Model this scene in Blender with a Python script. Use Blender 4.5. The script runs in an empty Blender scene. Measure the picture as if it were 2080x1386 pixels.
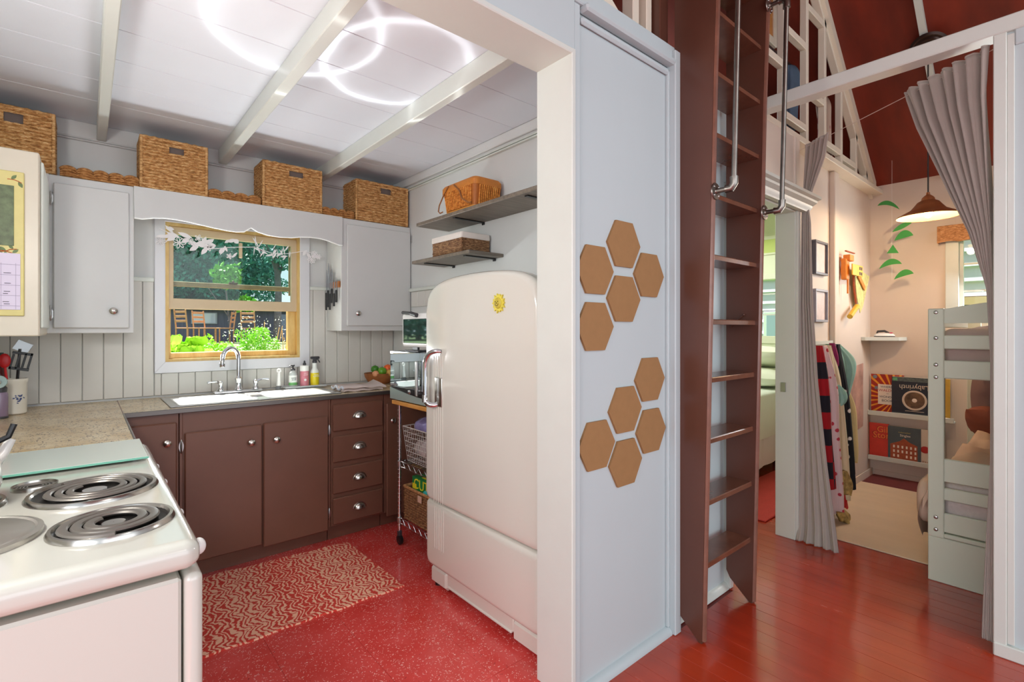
import bpy, math, random
from math import sin, cos, pi, radians, sqrt
from mathutils import Vector, Matrix
random.seed(7)
SC = bpy.context.scene
C = SC.collection

# ---------------- camera, world, lights, exposure ----------------
cam_d = bpy.data.cameras.new('camera'); cam = bpy.data.objects.new('camera', cam_d); C.objects.link(cam)
cam_d.sensor_width = 36.0; cam_d.lens = 36.0*1009.5/2080.0
cam_d.shift_y = -(693.0-669.5)/2080.0
cam_d.clip_start = 0.02; cam_d.clip_end = 200
cam.location = (0, 0, 1.33); cam.rotation_euler = (radians(90), 0, radians(-40.62))
SC.camera = cam
SC.view_settings.view_transform = 'Standard'; SC.view_settings.look = 'None'
SC.view_settings.gamma = 1.0; SC.view_settings.use_curve_mapping = False
SC.view_settings.exposure = 0.28
SC.cycles.max_bounces = 10; SC.cycles.diffuse_bounces = 6; SC.cycles.transparent_max_bounces = 24
SC.cycles.caustics_reflective = False; SC.cycles.caustics_refractive = False
SC.cycles.sample_clamp_indirect = 6

W = bpy.data.worlds.new('world'); SC.world = W; W.use_nodes = True
bg = W.node_tree.nodes['Background']; bg.inputs['Color'].default_value = (0.80, 0.90, 1.0, 1); bg.inputs['Strength'].default_value = 1.05

def lamp(name, kind, loc, energy, color=(1,1,1), size=1.0, size_y=None, aim=None, spread=None):
    d = bpy.data.lights.new(name, kind); d.energy = energy; d.color = color
    if kind == 'AREA':
        d.shape = 'RECTANGLE'; d.size = size; d.size_y = size_y or size
        if spread: d.spread = spread
    elif kind == 'SUN': d.angle = size
    else: d.shadow_soft_size = size
    o = bpy.data.objects.new(name, d); C.objects.link(o); o.location = loc
    if aim is not None:
        v = Vector(aim) - Vector(loc); o.rotation_euler = v.to_track_quat('-Z', 'Y').to_euler()
    return o
lamp('sun', 'SUN', (0.5, 8, 9), 17.0, (1.0, .95, .86), radians(1.0), aim=(0.75, 5.35, 4.85))
lamp('living_room_fill', 'AREA', (0.9, -2.6, 1.7), 46, (.94, .96, 1.0), 4.5, 2.2, aim=(1.2, 3, 1.2))  # added lamp behind the camera, standing in for unseen windows
lamp('kitchen_ceiling_lamp', 'POINT', (-0.42, 1.45, 1.80), 26, (1.0, .96, .90), .12)
lamp('ceiling_bounce_fill', 'AREA', (.76, 3.63, 1.165), 5.5, (.93, .97, 1.0), .70, .06, aim=(.72, 2.1, 2.49), spread=radians(120))  # added panel above the sink, standing in for daylight bounced onto the ceiling
lamp('side_fill', 'AREA', (-2.6, -1.1, 1.7), 54, (.98, .98, 1.0), 2.6, 1.8, aim=(3.4, .2, 1.3))  # added fill from the left for bunk, ladder and curtain, not a window
lamp('nook_window_daylight', 'AREA', (5.42, .35, 1.75), 19, (.97, .98, 1.0), .5, .8, aim=(4.4, .6, 1.2))
lamp('bedroom_daylight', 'AREA', (4.4, 2.5, 2.35), 22, (1.0, 1.0, .94), 1.4, 1.2, aim=(4.4, 2.5, 0))
lamp('loft_fill', 'AREA', (4.0, 3.2, 3.5), 8, (1, .98, .95), .8, .6, aim=(4.2, 1.3, 3.2))  # added light to lift the dark loft, no window known there
lamp('loft_daylight', 'AREA', (1.2, -2.0, 4.2), 42, (1.0, .98, .95), 2.5, 1.4, aim=(3.4, 2.2, 3.2))
def basin_ring_spot(name, loc, aim, power, seed):
    # added spot, ring pattern drawn in, standing in for sun off a basin
    o = lamp(name, 'SPOT', loc, power, (1, 1, 1), .004, aim=aim); d = o.data; d.spot_size = radians(34); d.spot_blend = .3; d.use_nodes = True
    t = d.node_tree; n = t.nodes; em = [k for k in n if k.type == 'EMISSION'][0]
    tc = n.new('ShaderNodeTexCoord'); sp = n.new('ShaderNodeSeparateXYZ'); t.links.new(tc.outputs['Normal'], sp.inputs[0])
    def m(op, a, b=0.0):
        x = n.new('ShaderNodeMath'); x.operation = op
        for k, v in zip(x.inputs, (a, b)):
            if hasattr(v, 'links'): t.links.new(v, k)
            else: k.default_value = v
        return x.outputs[0]
    r = m('DIVIDE', m('SQRT', m('ADD', m('MULTIPLY', sp.outputs[0], sp.outputs[0]), m('MULTIPLY', sp.outputs[1], sp.outputs[1]))), m('ABSOLUTE', sp.outputs[2]))
    nz = n.new('ShaderNodeTexNoise'); nz.inputs['Scale'].default_value = 5+seed; t.links.new(tc.outputs['Normal'], nz.inputs['Vector'])
    r = m('ADD', r, m('MULTIPLY', m('SUBTRACT', nz.outputs['Fac'], .5), .03))
    q = m('DIVIDE', m('SUBTRACT', r, .158), .0085); ring = m('POWER', 2.718, m('MULTIPLY', m('MULTIPLY', q, q), -1.0))
    q2 = m('DIVIDE', m('SUBTRACT', r, .150), .03); halo = m('MULTIPLY', m('POWER', 2.718, m('MULTIPLY', m('MULTIPLY', q2, q2), -1.0)), .25)
    ins = m('MULTIPLY', m('LESS_THAN', r, .155), m('MULTIPLY', m('POWER', nz.outputs['Fac'], 3.0), .6))
    t.links.new(m('MULTIPLY', m('ADD', m('ADD', ring, halo), ins), 1.0), em.inputs['Strength'])
basin_ring_spot('left_ring_spot', (.64, 3.14, .97), (.62, 2.02, 2.487), 90, 1)
basin_ring_spot('right_ring_spot', (.98, 3.14, .97), (1.05, 2.04, 2.487), 110, 3)

# ---------------- mesh builder ----------------
def catmull(P, k):
    out = []; n = len(P)
    for i in range(n-1):
        p0, p1, p2, p3 = P[max(i-1, 0)], P[i], P[i+1], P[min(i+2, n-1)]
        for j in range(k):
            t = j/k; out.append(tuple(.5*(2*b+(c-a)*t+(2*a-5*b+4*c-d)*t*t+(3*b-a-3*c+d)*t**3) for a, b, c, d in zip(p0, p1, p2, p3)))
    out.append(tuple(P[-1])); return out
def smooth(pts, r, k):
    rr = r if isinstance(r, (list, tuple)) else [r]*len(pts)
    q = catmull([tuple(p)+(w,) for p, w in zip(pts, rr)], k); return [c[:3] for c in q], [c[3] for c in q]

class MB:
    def __init__(s): s.v = []; s.f = []; s.nb = 0
    def add(s, vs, fs):
        b = len(s.v); s.v += [tuple(p) for p in vs]; s.f += [tuple(i+b for i in f) for f in fs]; return s
    def box(s, x0, x1, y0, y1, z0, z1, bev=0.0, M=None):
        x0, x1 = min(x0, x1), max(x0, x1); y0, y1 = min(y0, y1), max(y0, y1); z0, z1 = min(z0, z1), max(z0, z1)
        e = .00012*(s.nb % 7); s.nb += 1
        if min(x1-x0, y1-y0, z1-z0) > .004: x0 += e; x1 -= e; y0 += e; y1 -= e; z0 += e; z1 -= e
        b = min(bev, (x1-x0)*.45, (y1-y0)*.45, (z1-z0)*.45)
        lo = (x0, y0, z0); hi = (x1, y1, z1)
        if b <= 0:
            vs = [((x0, x1)[i & 1], (y0, y1)[i >> 1 & 1], (z0, z1)[i >> 2 & 1]) for i in range(8)]
            fs = [(0,2,3,1),(4,5,7,6),(0,1,5,4),(2,6,7,3),(0,4,6,2),(1,3,7,5)]
        else:
            vs = []; idx = {}
            for i in range(8):
                sg = (i & 1, i >> 1 & 1, i >> 2 & 1)
                for a in range(3):
                    p = []
                    for k in range(3):
                        e = hi[k] if sg[k] else lo[k]
                        if k != a: e += -b if sg[k] else b
                        p.append(e)
                    idx[(sg, a)] = len(vs); vs.append(tuple(p))
            fs = []
            for a in range(3):
                u, w = (a+1) % 3, (a+2) % 3
                for sd in (0, 1):
                    q = []
                    for (cu, cw) in ((0,0),(1,0),(1,1),(0,1)):
                        g = [0,0,0]; g[a] = sd; g[u] = cu; g[w] = cw; q.append(idx[(tuple(g), a)])
                    fs.append(tuple(q if sd else q[::-1]))
                for cu in (0, 1):
                    for cw in (0, 1):
                        g0 = [0,0,0]; g1 = [0,0,0]; g0[u] = g1[u] = cu; g0[w] = g1[w] = cw; g1[a] = 1
                        q = [idx[(tuple(g0), u)], idx[(tuple(g1), u)], idx[(tuple(g1), w)], idx[(tuple(g0), w)]]
                        fs.append(tuple(q if cu != cw else q[::-1]))
            for i in range(8):
                sg = (i & 1, i >> 1 & 1, i >> 2 & 1)
                q = [idx[(sg, 0)], idx[(sg, 1)], idx[(sg, 2)]]
                fs.append(tuple(q if sum(sg) % 2 else q[::-1]))
        if M is not None: vs = [M @ Vector(p) for p in vs]
        return s.add(vs, fs)
    def cbox(s, c, size, bev=0.0, R=None):
        h = [k/2 for k in size]
        M = Matrix.Translation(Vector(c)) @ (R.to_4x4() if R is not None else Matrix())
        return s.box(-h[0], h[0], -h[1], h[1], -h[2], h[2], bev, M)
    def ring_loft(s, rings, caps=True, closed=True):
        n = len(rings[0]); vs = [p for r in rings for p in r]; fs = []
        m = n if closed else n-1
        for i in range(len(rings)-1):
            for j in range(m):
                k = (j+1) % n; fs.append((i*n+j, i*n+k, (i+1)*n+k, (i+1)*n+j))
        if caps and closed:
            fs.append(tuple(range(n))[::-1]); fs.append(tuple((len(rings)-1)*n+j for j in range(n)))
        return s.add(vs, fs)
    def tube(s, pts, r, n=8, caps=True, loop=False, flat=None, sm=0):
        if sm: pts, r = smooth(pts, r, sm)
        pts = [Vector(p) for p in pts]; m = len(pts); rings = []
        up = None
        for i, p in enumerate(pts):
            a = pts[(i-1) % m] if (i or loop) else p; b = pts[(i+1) % m] if (i < m-1 or loop) else p
            t = (b-a).normalized() if (b-a).length > 1e-9 else Vector((0,0,1))
            if up is None:
                up = Vector((0,0,1)) if abs(t.z) < .9 else Vector((1,0,0))
            e1 = (up - t*up.dot(t)); e1 = e1.normalized() if e1.length > 1e-6 else t.orthogonal().normalized()
            e2 = t.cross(e1); up = e1
            rr = r[i] if isinstance(r, (list, tuple)) else r
            k2 = flat or 1.0
            rings.append([p + e1*rr*cos(2*pi*j/n)*k2 + e2*rr*sin(2*pi*j/n) for j in range(n)])
        if loop:
            rings.append(rings[0]); return s.ring_loft(rings, caps=False)
        return s.ring_loft(rings, caps)
    def cyl(s, p0, p1, r0, r1=None, n=16): return s.tube([p0, p1], [r0, r0 if r1 is None else r1], n)
    def lathe(s, prof, c=(0,0,0), n=24, axis='z', caps=False):
        rings = []
        for (r, h) in prof:
            ring = []
            for j in range(n):
                a = 2*pi*j/n
                if axis == 'z': p = (c[0]+r*cos(a), c[1]+r*sin(a), c[2]+h)
                elif axis == 'y': p = (c[0]+r*cos(a), c[1]+h, c[2]-r*sin(a))
                else: p = (c[0]+h, c[1]+r*cos(a), c[2]+r*sin(a))
                ring.append(p)
            rings.append(ring)
        return s.ring_loft(rings, caps)
    def prism(s, poly, axis, a0, a1):
        n = len(poly)
        def P(q, a): return {'x': (a, q[0], q[1]), 'y': (q[0], a, q[1]), 'z': (q[0], q[1], a)}[axis]
        vs = [P(q, a0) for q in poly] + [P(q, a1) for q in poly]
        fs = [tuple(range(n)), tuple(range(n, 2*n))[::-1]] + [(i, i+n, (i+1) % n+n, (i+1) % n) for i in range(n)]
        ar = sum(poly[i][0]*poly[(i+1) % n][1]-poly[(i+1) % n][0]*poly[i][1] for i in range(n))
        flip = (ar > 0) ^ (axis == 'y') ^ (a1 < a0)
        if flip: fs = [f[::-1] for f in fs]
        return s.add(vs, fs)
    def sph(s, c, r, nu=16, nv=10):
        r = (r, r, r) if not isinstance(r, (tuple, list)) else r
        rings = []
        for i in range(nv+1):
            t = pi*i/nv; k = max(sin(t), .002)
            rings.append([(c[0]+r[0]*k*cos(2*pi*j/nu), c[1]+r[1]*k*sin(2*pi*j/nu), c[2]-r[2]*cos(t)) for j in range(nu)])
        return s.ring_loft(rings, True)
    def grid(s, fn, nu, nv, skip=None):
        vs = [fn(i/nu, j/nv) for j in range(nv+1) for i in range(nu+1)]
        fs = [(j*(nu+1)+i, j*(nu+1)+i+1, (j+1)*(nu+1)+i+1, (j+1)*(nu+1)+i) for j in range(nv) for i in range(nu) if not (skip and skip((i+.5)/nu, (j+.5)/nv))]
        return s.add(vs, fs)
    def rbox(s, x0, x1, y0, y1, z0, z1, r, n=5):
        # rounded box: a sphere pulled out to the corners; r may be (rx, ry, rz)
        r = (r, r, r) if not isinstance(r, (tuple, list)) else r
        N = 2*n
        us = [i/n*(pi/2) for i in range(n+1)]
        rings = []
        for i in range(2*(n+1)):
            t = us[i] if i <= n else us[i-n-1]+pi/2
            cz = (z0+r[2]) if i <= n else (z1-r[2]); k = max(sin(t), .001); zz = cz-r[2]*cos(t)
            ring = []
            for q in range(4):
                for j in range(n+1):
                    a = q*pi/2+us[j]
                    cx = (x1-r[0]) if q in (0, 3) else (x0+r[0]); cy = (y1-r[1]) if q in (0, 1) else (y0+r[1])
                    ring.append((cx+r[0]*k*cos(a), cy+r[1]*k*sin(a), zz))
            rings.append(ring)
        return s.ring_loft(rings, True)
    def arc(s): return s

# ---------------- objects ----------------
ORG = {}
def props(o, label=None, cat=None, group=None, kind=None):
    if label: o['label'] = label
    if cat: o['category'] = cat
    if group: o['group'] = group
    if kind: o['kind'] = kind
    return o
def thing(name, label, cat, loc=(0,0,0), group=None, rz=0.0):
    o = bpy.data.objects.new(name, None); C.objects.link(o); o.location = loc; o.rotation_euler = (0,0,rz)
    o.empty_display_size = .05
    ORG[o.name] = Vector(loc) if not rz else None
    return props(o, label, cat, group)
def obj(name, mb, mat, parent=None, label=None, cat=None, group=None, kind=None, loc=None, local=False, sharp=35, smooth=True):
    org = Vector((0,0,0))
    if parent is not None and not local: org = ORG.get(parent.name) or org
    if parent is None and loc is not None and not local: org = Vector(loc)
    me = bpy.data.meshes.new(name)
    vs = mb.v if (org.length == 0) else [(p[0]-org.x, p[1]-org.y, p[2]-org.z) for p in mb.v]
    me.from_pydata(vs, [], mb.f); me.materials.append(mat)
    if smooth:
        me.polygons.foreach_set('use_smooth', [True]*len(me.polygons)); me.set_sharp_from_angle(angle=radians(sharp))
    o = bpy.data.objects.new(name, me); C.objects.link(o)
    if parent is not None: o.parent = parent; ORG[o.name] = org if not local else None
    elif loc is not None: o.location = loc; ORG[o.name] = Vector(loc)
    if parent is not None and local: ORG[o.name] = None
    if parent is not None and loc is not None: o.location = loc
    return props(o, label, cat, group, kind)
def struct(name, mb, mat, label=None, cat=None, parent=None, sharp=35):
    o = obj(name, mb, mat, parent, label, cat, sharp=sharp)
    if parent is None: o['kind'] = 'structure'
    return o
def kids(o): return [c for c in C.objects if c.parent == o]
def dup(root, loc=None, rz=None, label=None, group=None):
    ch = {}
    for c in C.objects:
        if c.parent is not None: ch.setdefault(c.parent.name, []).append(c)
    def cp(o, par):
        n = o.copy(); C.objects.link(n)
        if par is not None: n.parent = par
        for c in ch.get(o.name, []): cp(c, n)
        return n
    r = cp(root, None)
    if loc is not None: r.location = loc
    if rz is not None: r.rotation_euler = (0, 0, rz)
    if label: r['label'] = label
    if group: r['group'] = group
    return r
def text(name, body, size, mat, parent, loc, rot, depth=.0008, align='CENTER', sx=1.0):
    cu = bpy.data.curves.new(name, 'FONT'); cu.body = body; cu.size = size; cu.extrude = depth; cu.resolution_u = 3
    cu.align_x = align; cu.align_y = 'CENTER'
    tmp = bpy.data.objects.new('tmp_text', cu); me = bpy.data.meshes.new_from_object(tmp); bpy.data.objects.remove(tmp)
    me.materials.clear(); me.materials.append(mat)
    o = bpy.data.objects.new(name, me); C.objects.link(o); o.parent = parent
    org = ORG.get(parent.name) or Vector((0,0,0))
    o.location = Vector(loc)-org; o.rotation_euler = rot; o.scale = (sx, 1, 1); o['kind'] = 'thing'
    return o

# ---------------- materials ----------------
def L(h):
    h = h.lstrip('#'); c = [int(h[i:i+2], 16)/255 for i in (0, 2, 4)]
    return tuple((x/12.92 if x <= .04045 else ((x+.055)/1.055)**2.4) for x in c) + (1,)
MATS = {}
class N:
    def __init__(s, m): s.m = m; s.t = m.node_tree; s.n = s.t.nodes; s.l = s.t.links; s.b = s.n['Principled BSDF']
    def new(s, k, **kw):
        x = s.n.new(k)
        for a, b in kw.items(): setattr(x, a, b)
        return x
    def pos(s, scale=(1,1,1), rot=(0,0,0), obj=False):
        if obj: g = s.new('ShaderNodeTexCoord').outputs['Object']
        else: g = s.new('ShaderNodeNewGeometry').outputs['Position']
        mp = s.new('ShaderNodeMapping'); mp.inputs['Scale'].default_value = scale; mp.inputs['Rotation'].default_value = rot
        s.l.new(g, mp.inputs['Vector']); return mp.outputs['Vector']
    def noise(s, vec, scale, detail=2, rough=.5):
        x = s.new('ShaderNodeTexNoise'); x.inputs['Scale'].default_value = scale; x.inputs['Detail'].default_value = detail
        x.inputs['Roughness'].default_value = rough; s.l.new(vec, x.inputs['Vector']); return x.outputs['Fac']
    def ramp(s, fac, stops, interp='LINEAR'):
        r = s.new('ShaderNodeValToRGB'); r.color_ramp.interpolation = interp; e = r.color_ramp.elements
        while len(e) < len(stops): e.new(.5)
        for i, (p, c) in enumerate(stops): e[i].position = p; e[i].color = L(c) if isinstance(c, str) else c
        s.l.new(fac, r.inputs['Fac']); return r.outputs['Color']
    def mix(s, fac, a, b, mode='MIX'):
        x = s.new('ShaderNodeMix', data_type='RGBA', blend_type=mode)
        for sock, v in ((x.inputs[0], fac), (x.inputs[6], a), (x.inputs[7], b)):
            if hasattr(v, 'links'): s.l.new(v, sock)
            else: sock.default_value = L(v) if isinstance(v, str) else v
        return x.outputs[2]
    def math(s, op, a, b=0.0, c=0.0):
        x = s.new('ShaderNodeMath', operation=op)
        for sock, v in zip(x.inputs, (a, b, c)):
            if hasattr(v, 'links'): s.l.new(v, sock)
            else: sock.default_value = v
        return x.outputs[0]
    def color(s, c): s.l.new(c, s.b.inputs['Base Color'])
    def bump(s, h, strength=.3, dist=.002):
        x = s.new('ShaderNodeBump'); x.inputs['Strength'].default_value = strength; x.inputs['Distance'].default_value = dist
        s.l.new(h, x.inputs['Height']); s.l.new(x.outputs['Normal'], s.b.inputs['Normal'])
def mat(name, col, rough=.5, metal=0.0, var=0.0, vs=6.0, bump=0.0, bs=60.0, coat=0.0, spec=None, obj=False, stretch=(1,1,1), emit=None, es=0.0, sheen=0.0):
    if name in MATS: return MATS[name]
    m = bpy.data.materials.new(name); m.use_nodes = True; n = N(m); b = n.b
    b.inputs['Base Color'].default_value = L(col); b.inputs['Roughness'].default_value = rough; b.inputs['Metallic'].default_value = metal
    b.inputs['Coat Weight'].default_value = coat; b.inputs['Coat Roughness'].default_value = .08
    if sheen: b.inputs['Sheen Weight'].default_value = sheen
    if spec is not None: b.inputs['Specular IOR Level'].default_value = spec
    if emit: b.inputs['Emission Color'].default_value = L(emit); b.inputs['Emission Strength'].default_value = es
    if var or bump: v = n.pos(stretch, obj=obj)
    if var:
        f = n.noise(v, vs, 4, .6); c = L(col)
        n.color(n.ramp(f, [(.25, tuple(x*(1-var) for x in c[:3])+(1,)), (.75, tuple(min(1, x*(1+var)) for x in c[:3])+(1,))]))
    if bump: n.bump(n.noise(v, bs, 3, .6), bump, .003)
    MATS[name] = m; return m
def wood(name, dark, light, rough=.45, scale=(1.5, 1.5, 18), coat=0.0, bump=.15):
    m = mat(name, light, rough, coat=coat); n = N(m); v = n.pos(scale)
    f = n.noise(v, 3.0, 6, .65); n.color(n.ramp(f, [(.3, dark), (.7, light)])); n.bump(f, bump, .002); return m
def glassy(name, tint='#ffffff', refl=.06, rough=0.0, alpha=1.0):
    m = bpy.data.materials.new(name); m.use_nodes = True; t = m.node_tree; t.nodes.clear()
    o = t.nodes.new('ShaderNodeOutputMaterial'); mx = t.nodes.new('ShaderNodeMixShader'); tr = t.nodes.new('ShaderNodeBsdfTransparent')
    gl = t.nodes.new('ShaderNodeBsdfGlossy'); fr = t.nodes.new('ShaderNodeLayerWeight'); ml = t.nodes.new('ShaderNodeMath'); ml.operation = 'MULTIPLY_ADD'
    tr.inputs['Color'].default_value = L(tint); gl.inputs['Roughness'].default_value = rough; fr.inputs['Blend'].default_value = .25
    ml.inputs[1].default_value = .12; ml.inputs[2].default_value = refl
    t.links.new(fr.outputs['Fresnel'], ml.inputs[0]); t.links.new(ml.outputs[0], mx.inputs['Fac'])
    t.links.new(tr.outputs[0], mx.inputs[1]); t.links.new(gl.outputs[0], mx.inputs[2]); t.links.new(mx.outputs[0], o.inputs['Surface'])
    MATS[name] = m; return m

M_WALL = mat('white_wall_paint', '#d3d5d4', .55, var=.02, vs=3, bump=.05, bs=40)
M_COOL = mat('cool_white_wall_paint', '#bdc9cb', .5, var=.015, vs=3, bump=.04, bs=40)
M_CEIL = mat('ceiling_paint', '#dfe5ee', .5, var=.025, vs=2.5, bump=.08, bs=30)
M_TRIM = mat('white_trim_gloss_paint', '#d3d8d1', .35, var=.02, vs=8)
M_BEAD = mat('grooved_panel_paint', '#d2d0ca', .45, var=.03, vs=5)
M_CAB = mat('white_cabinet_paint', '#cdcecd', .38, var=.02, vs=4, bump=.03, bs=25)
M_NOOK = mat('nook_wall_paint', '#dacbbd', .6, var=.03, vs=3, bump=.04, bs=30)
M_GREENW = mat('bedroom_pale_green_paint', '#dfe6cb', .6, var=.02)
M_LIME = mat('bedroom_lime_band_paint', '#c5d67c', .6, var=.04)
M_BROWN = mat('brown_cabinet_paint', '#6f4a3b', .38, var=.07, vs=5, bump=.05, bs=30)
M_LAD = mat('brown_ladder_paint', '#5c382c', .28, var=.08, vs=6, bump=.04, bs=30)
M_ROOF = mat('dark_red_roof_boards', '#74220c', .6, var=.36, vs=1.6, bump=.1, bs=12, stretch=(1, 3, 1))
M_ROOF_LIT = mat('lit_red_loft_boards', '#8d4a40', .5, var=.22, vs=2.2, bump=.1, bs=12)  # same red as the roof, with its brighter lighting put into the colour
M_DARK = mat('dark_loft_boards', '#3a2420', .6, var=.2, vs=3)
M_BLACK = mat('black_plastic', '#151517', .35)
M_DGREY = mat('dark_grey_plastic', '#3a3a3e', .4)
M_WHITEP = mat('white_plastic', '#ececea', .3)
M_CHROME = mat('chrome', '#d8d9dc', .08, 1.0)
M_STEEL = mat('brushed_steel', '#b9b8b6', .28, 1.0, bump=.05, bs=90)
M_NICKEL = mat('satin_nickel', '#c4bfb8', .22, 1.0)
M_PIPE = mat('galvanised_pipe', '#8d8780', .35, 1.0, var=.2, vs=15)
M_ENAMEL = mat('cream_enamel', '#d6d4ca', .13, coat=.6)
M_STOVE = mat('white_stove_enamel', '#d0d0c6', .14, coat=.5)
M_MDF = mat('brown_fibreboard', '#9a7348', .7, var=.05, vs=30, bump=.05, bs=200)
M_GREYW = wood('grey_brown_shelf_wood', '#5f574e', '#867a6c', .45, (1.2, 14, 14))
M_YELW = wood('yellow_window_wood', '#c39a50', '#e2c684', .4, (6, 6, 1.5), bump=.05)
M_TANP = mat('tan_sash_paint', '#cdb795', .4, var=.06, vs=8)
M_CURT = mat('grey_curtain_cloth', '#aea69e', .9, var=.04, vs=12, bump=.25, bs=350, sheen=.2)
M_BUNK = mat('sage_white_bunk_paint', '#d2dccb', .38, var=.02, vs=5)
M_GLASS = glassy('window_glass', '#f3faf8', .015)
M_CLEAR = glassy('clear_plastic', '#e9eef2', .10, .1)

# ================= SETTING =================
# kitchen floor: red speckled vinyl tiles
def speckled():
    m = mat('red_speckled_vinyl', '#b8302c', .22, coat=.25); n = N(m); v = n.pos()
    base = n.ramp(n.noise(v, 5, 3), [(.3, '#cf3a33'), (.7, '#de5350')])
    vo = n.new('ShaderNodeTexVoronoi'); vo.inputs['Scale'].default_value = 92; vo.inputs['Randomness'].default_value = 1
    dn = n.new('ShaderNodeTexNoise'); dn.inputs['Scale'].default_value = 60; n.l.new(v, dn.inputs['Vector'])
    mixv = n.new('ShaderNodeMix', data_type='VECTOR'); mixv.inputs[0].default_value = .035
    n.l.new(v, mixv.inputs[4]); n.l.new(dn.outputs['Color'], mixv.inputs[5]); n.l.new(mixv.outputs[1], vo.inputs['Vector'])
    m1 = n.ramp(vo.outputs['Distance'], [(.0, (1,1,1,1)), (.20, (1,1,1,1)), (.27, (0,0,0,1))])
    pick = n.ramp(vo.outputs['Color'], [(.0, (0,0,0,1)), (.28, (0,0,0,1)), (.32, (1,1,1,1))])
    mk = n.mix(1.0, m1, pick, 'MULTIPLY')
    pick2 = n.ramp(vo.outputs['Color'], [(.12, (1,1,1,1)), (.16, (0,0,0,1))])
    c = n.mix(mk, base, '#f3b9ae'); c = n.mix(n.math('MULTIPLY', n.mix(1.0, m1, pick2, 'MULTIPLY'), .8), c, '#5a1714')
    n.color(c); n.bump(n.noise(v, 40, 3), .12, .001); return m
M_VINYL = speckled()
M_SUB = mat('floor_subbase', '#6a1810', .5)
def redfloor():
    m = mat('red_painted_boards', '#8a2014', .2, coat=.5); n = N(m); v = n.pos((3, .5, 1))
    f = n.noise(v, 2.2, 5, .6); g = n.noise(n.pos((1, 1, 1)), 1.3, 3)
    c = n.ramp(f, [(.25, '#8a2410'), (.6, '#a92e14'), (.85, '#b93a18')]); c = n.mix(n.ramp(g, [(.35, (0,0,0,1)), (.75, (.55,.55,.55,1))]), c, '#b8431f')
    w = n.ramp(n.noise(n.pos((9, 1.2, 1)), 9, 6, .75), [(.66, (0,0,0,1)), (.74, (1,1,1,1))]); c = n.mix(n.math('MULTIPLY', w, .25), c, '#6b4a3c')
    n.color(c); n.l.new(n.math('MULTIPLY_ADD', f, .22, .13), n.b.inputs['Roughness']); n.bump(n.noise(n.pos((6, 1, 1)), 8, 4), .25, .002); return m
M_REDF = redfloor()

fl = struct('floor', MB().box(-3.2, 5.6, -3.0, 3.8, -.12, -.0042), M_SUB)
T = .305
for i in range(-2, 7):
    for j in range(0, 9):
        x0 = -.03+i*T; y0 = 1.19+j*T; x1 = min(x0+T, 1.885); y1 = min(y0+T, 3.68)
        if x1-x0 < .02 or y1-y0 < .02: continue
        obj('floor_tile', MB().box(x0+.0005, x1-.0005, y0+.0005, y1-.0005, -.004, 0, .0006), M_VINYL, fl)
random.seed(3); x = -.9; k = 0
while x < 5.5:
    w = .083; x1 = x+w
    y1 = 1.188 if x1 < 2.5 else (3.6 if x > 2.45 else 1.188)
    dz = random.uniform(-.0006, 0)
    obj('floor_plank', MB().box(x+.0004, x1-.0004, -2.6, y1, -.004, dz, .0007), M_REDF, fl); x = x1

# kitchen walls
ww = struct('wall_kitchen_window', MB()
    .box(-.55, .367, 3.68, 3.80, 0, 2.55).box(1.154, 1.95, 3.68, 3.80, 0, 2.55).box(.367, 1.154, 3.68, 3.80, 0, 1.13).box(.367, 1.154, 3.68, 3.80, 1.985, 2.55)
    .box(-.5, 1.887, 3.665, 3.68, 2.395, 2.49, .003), M_WALL)
gx = [-.49, -.40, -.30, -.191, -.105, -.015, .077, .165, .256, .312]
for a, b in zip(gx, gx[1:]):
    obj('panel_board', MB().box(a+.0012, b-.0012, 3.668, 3.680, .93, 1.62, .003), M_BEAD, ww)
gx = [.313, .347, .435, .523, .612, .701, .789, .877, .965, 1.053, 1.141, 1.222]
for a, b in zip(gx, gx[1:]):
    obj('panel_board', MB().box(a+.0012, b-.0012, 3.668, 3.680, .93, 1.064, .003), M_BEAD, ww)
gx = [1.223, 1.25, 1.339, 1.427, 1.514, 1.608, 1.696, 1.788, 1.883]
for a, b in zip(gx, gx[1:]):
    obj('panel_board', MB().box(a+.0012, b-.0012, 3.668, 3.680, .93, 1.62, .003), M_BEAD, ww)
obj('panel_cap', MB().box(-.49, .312, 3.655, 3.68, 1.615, 1.64, .004).box(1.224, 1.885, 3.655, 3.68, 1.615, 1.64, .004), M_TRIM, ww)
obj('picture_rail', MB().box(-.5, 1.887, 3.66, 3.68, 2.383, 2.392, .002).box(-.5, 1.887, 3.664, 3.68, 2.40, 2.405, .001), M_CAB, ww)

wr = struct('wall_kitchen_right', MB().box(1.887, 1.97, 1.34, 3.8, 0, 2.55).box(1.868, 1.887, 1.34, 3.68, 2.43, 2.49, .004), M_WALL)
obj('picture_rail', MB().box(1.868, 1.887, 1.37, 3.66, 2.389, 2.398, .002).box(1.872, 1.887, 1.37, 3.66, 2.405, 2.412, .001), M_TRIM, wr)
obj('panel_cap', MB().box(1.862, 1.887, 2.5, 3.38, 1.615, 1.64, .004), M_TRIM, wr)
for a in range(8):
    obj('panel_board', MB().box(1.872, 1.887, 2.56+a*.1+.002, 2.56+(a+1)*.1-.002, 1.50, 1.614, .003), M_BEAD, wr)
struct('wall_kitchen_left', MB().box(-.62, -.50, 1.19, 3.8, 0, 2.55), M_WALL)

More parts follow.
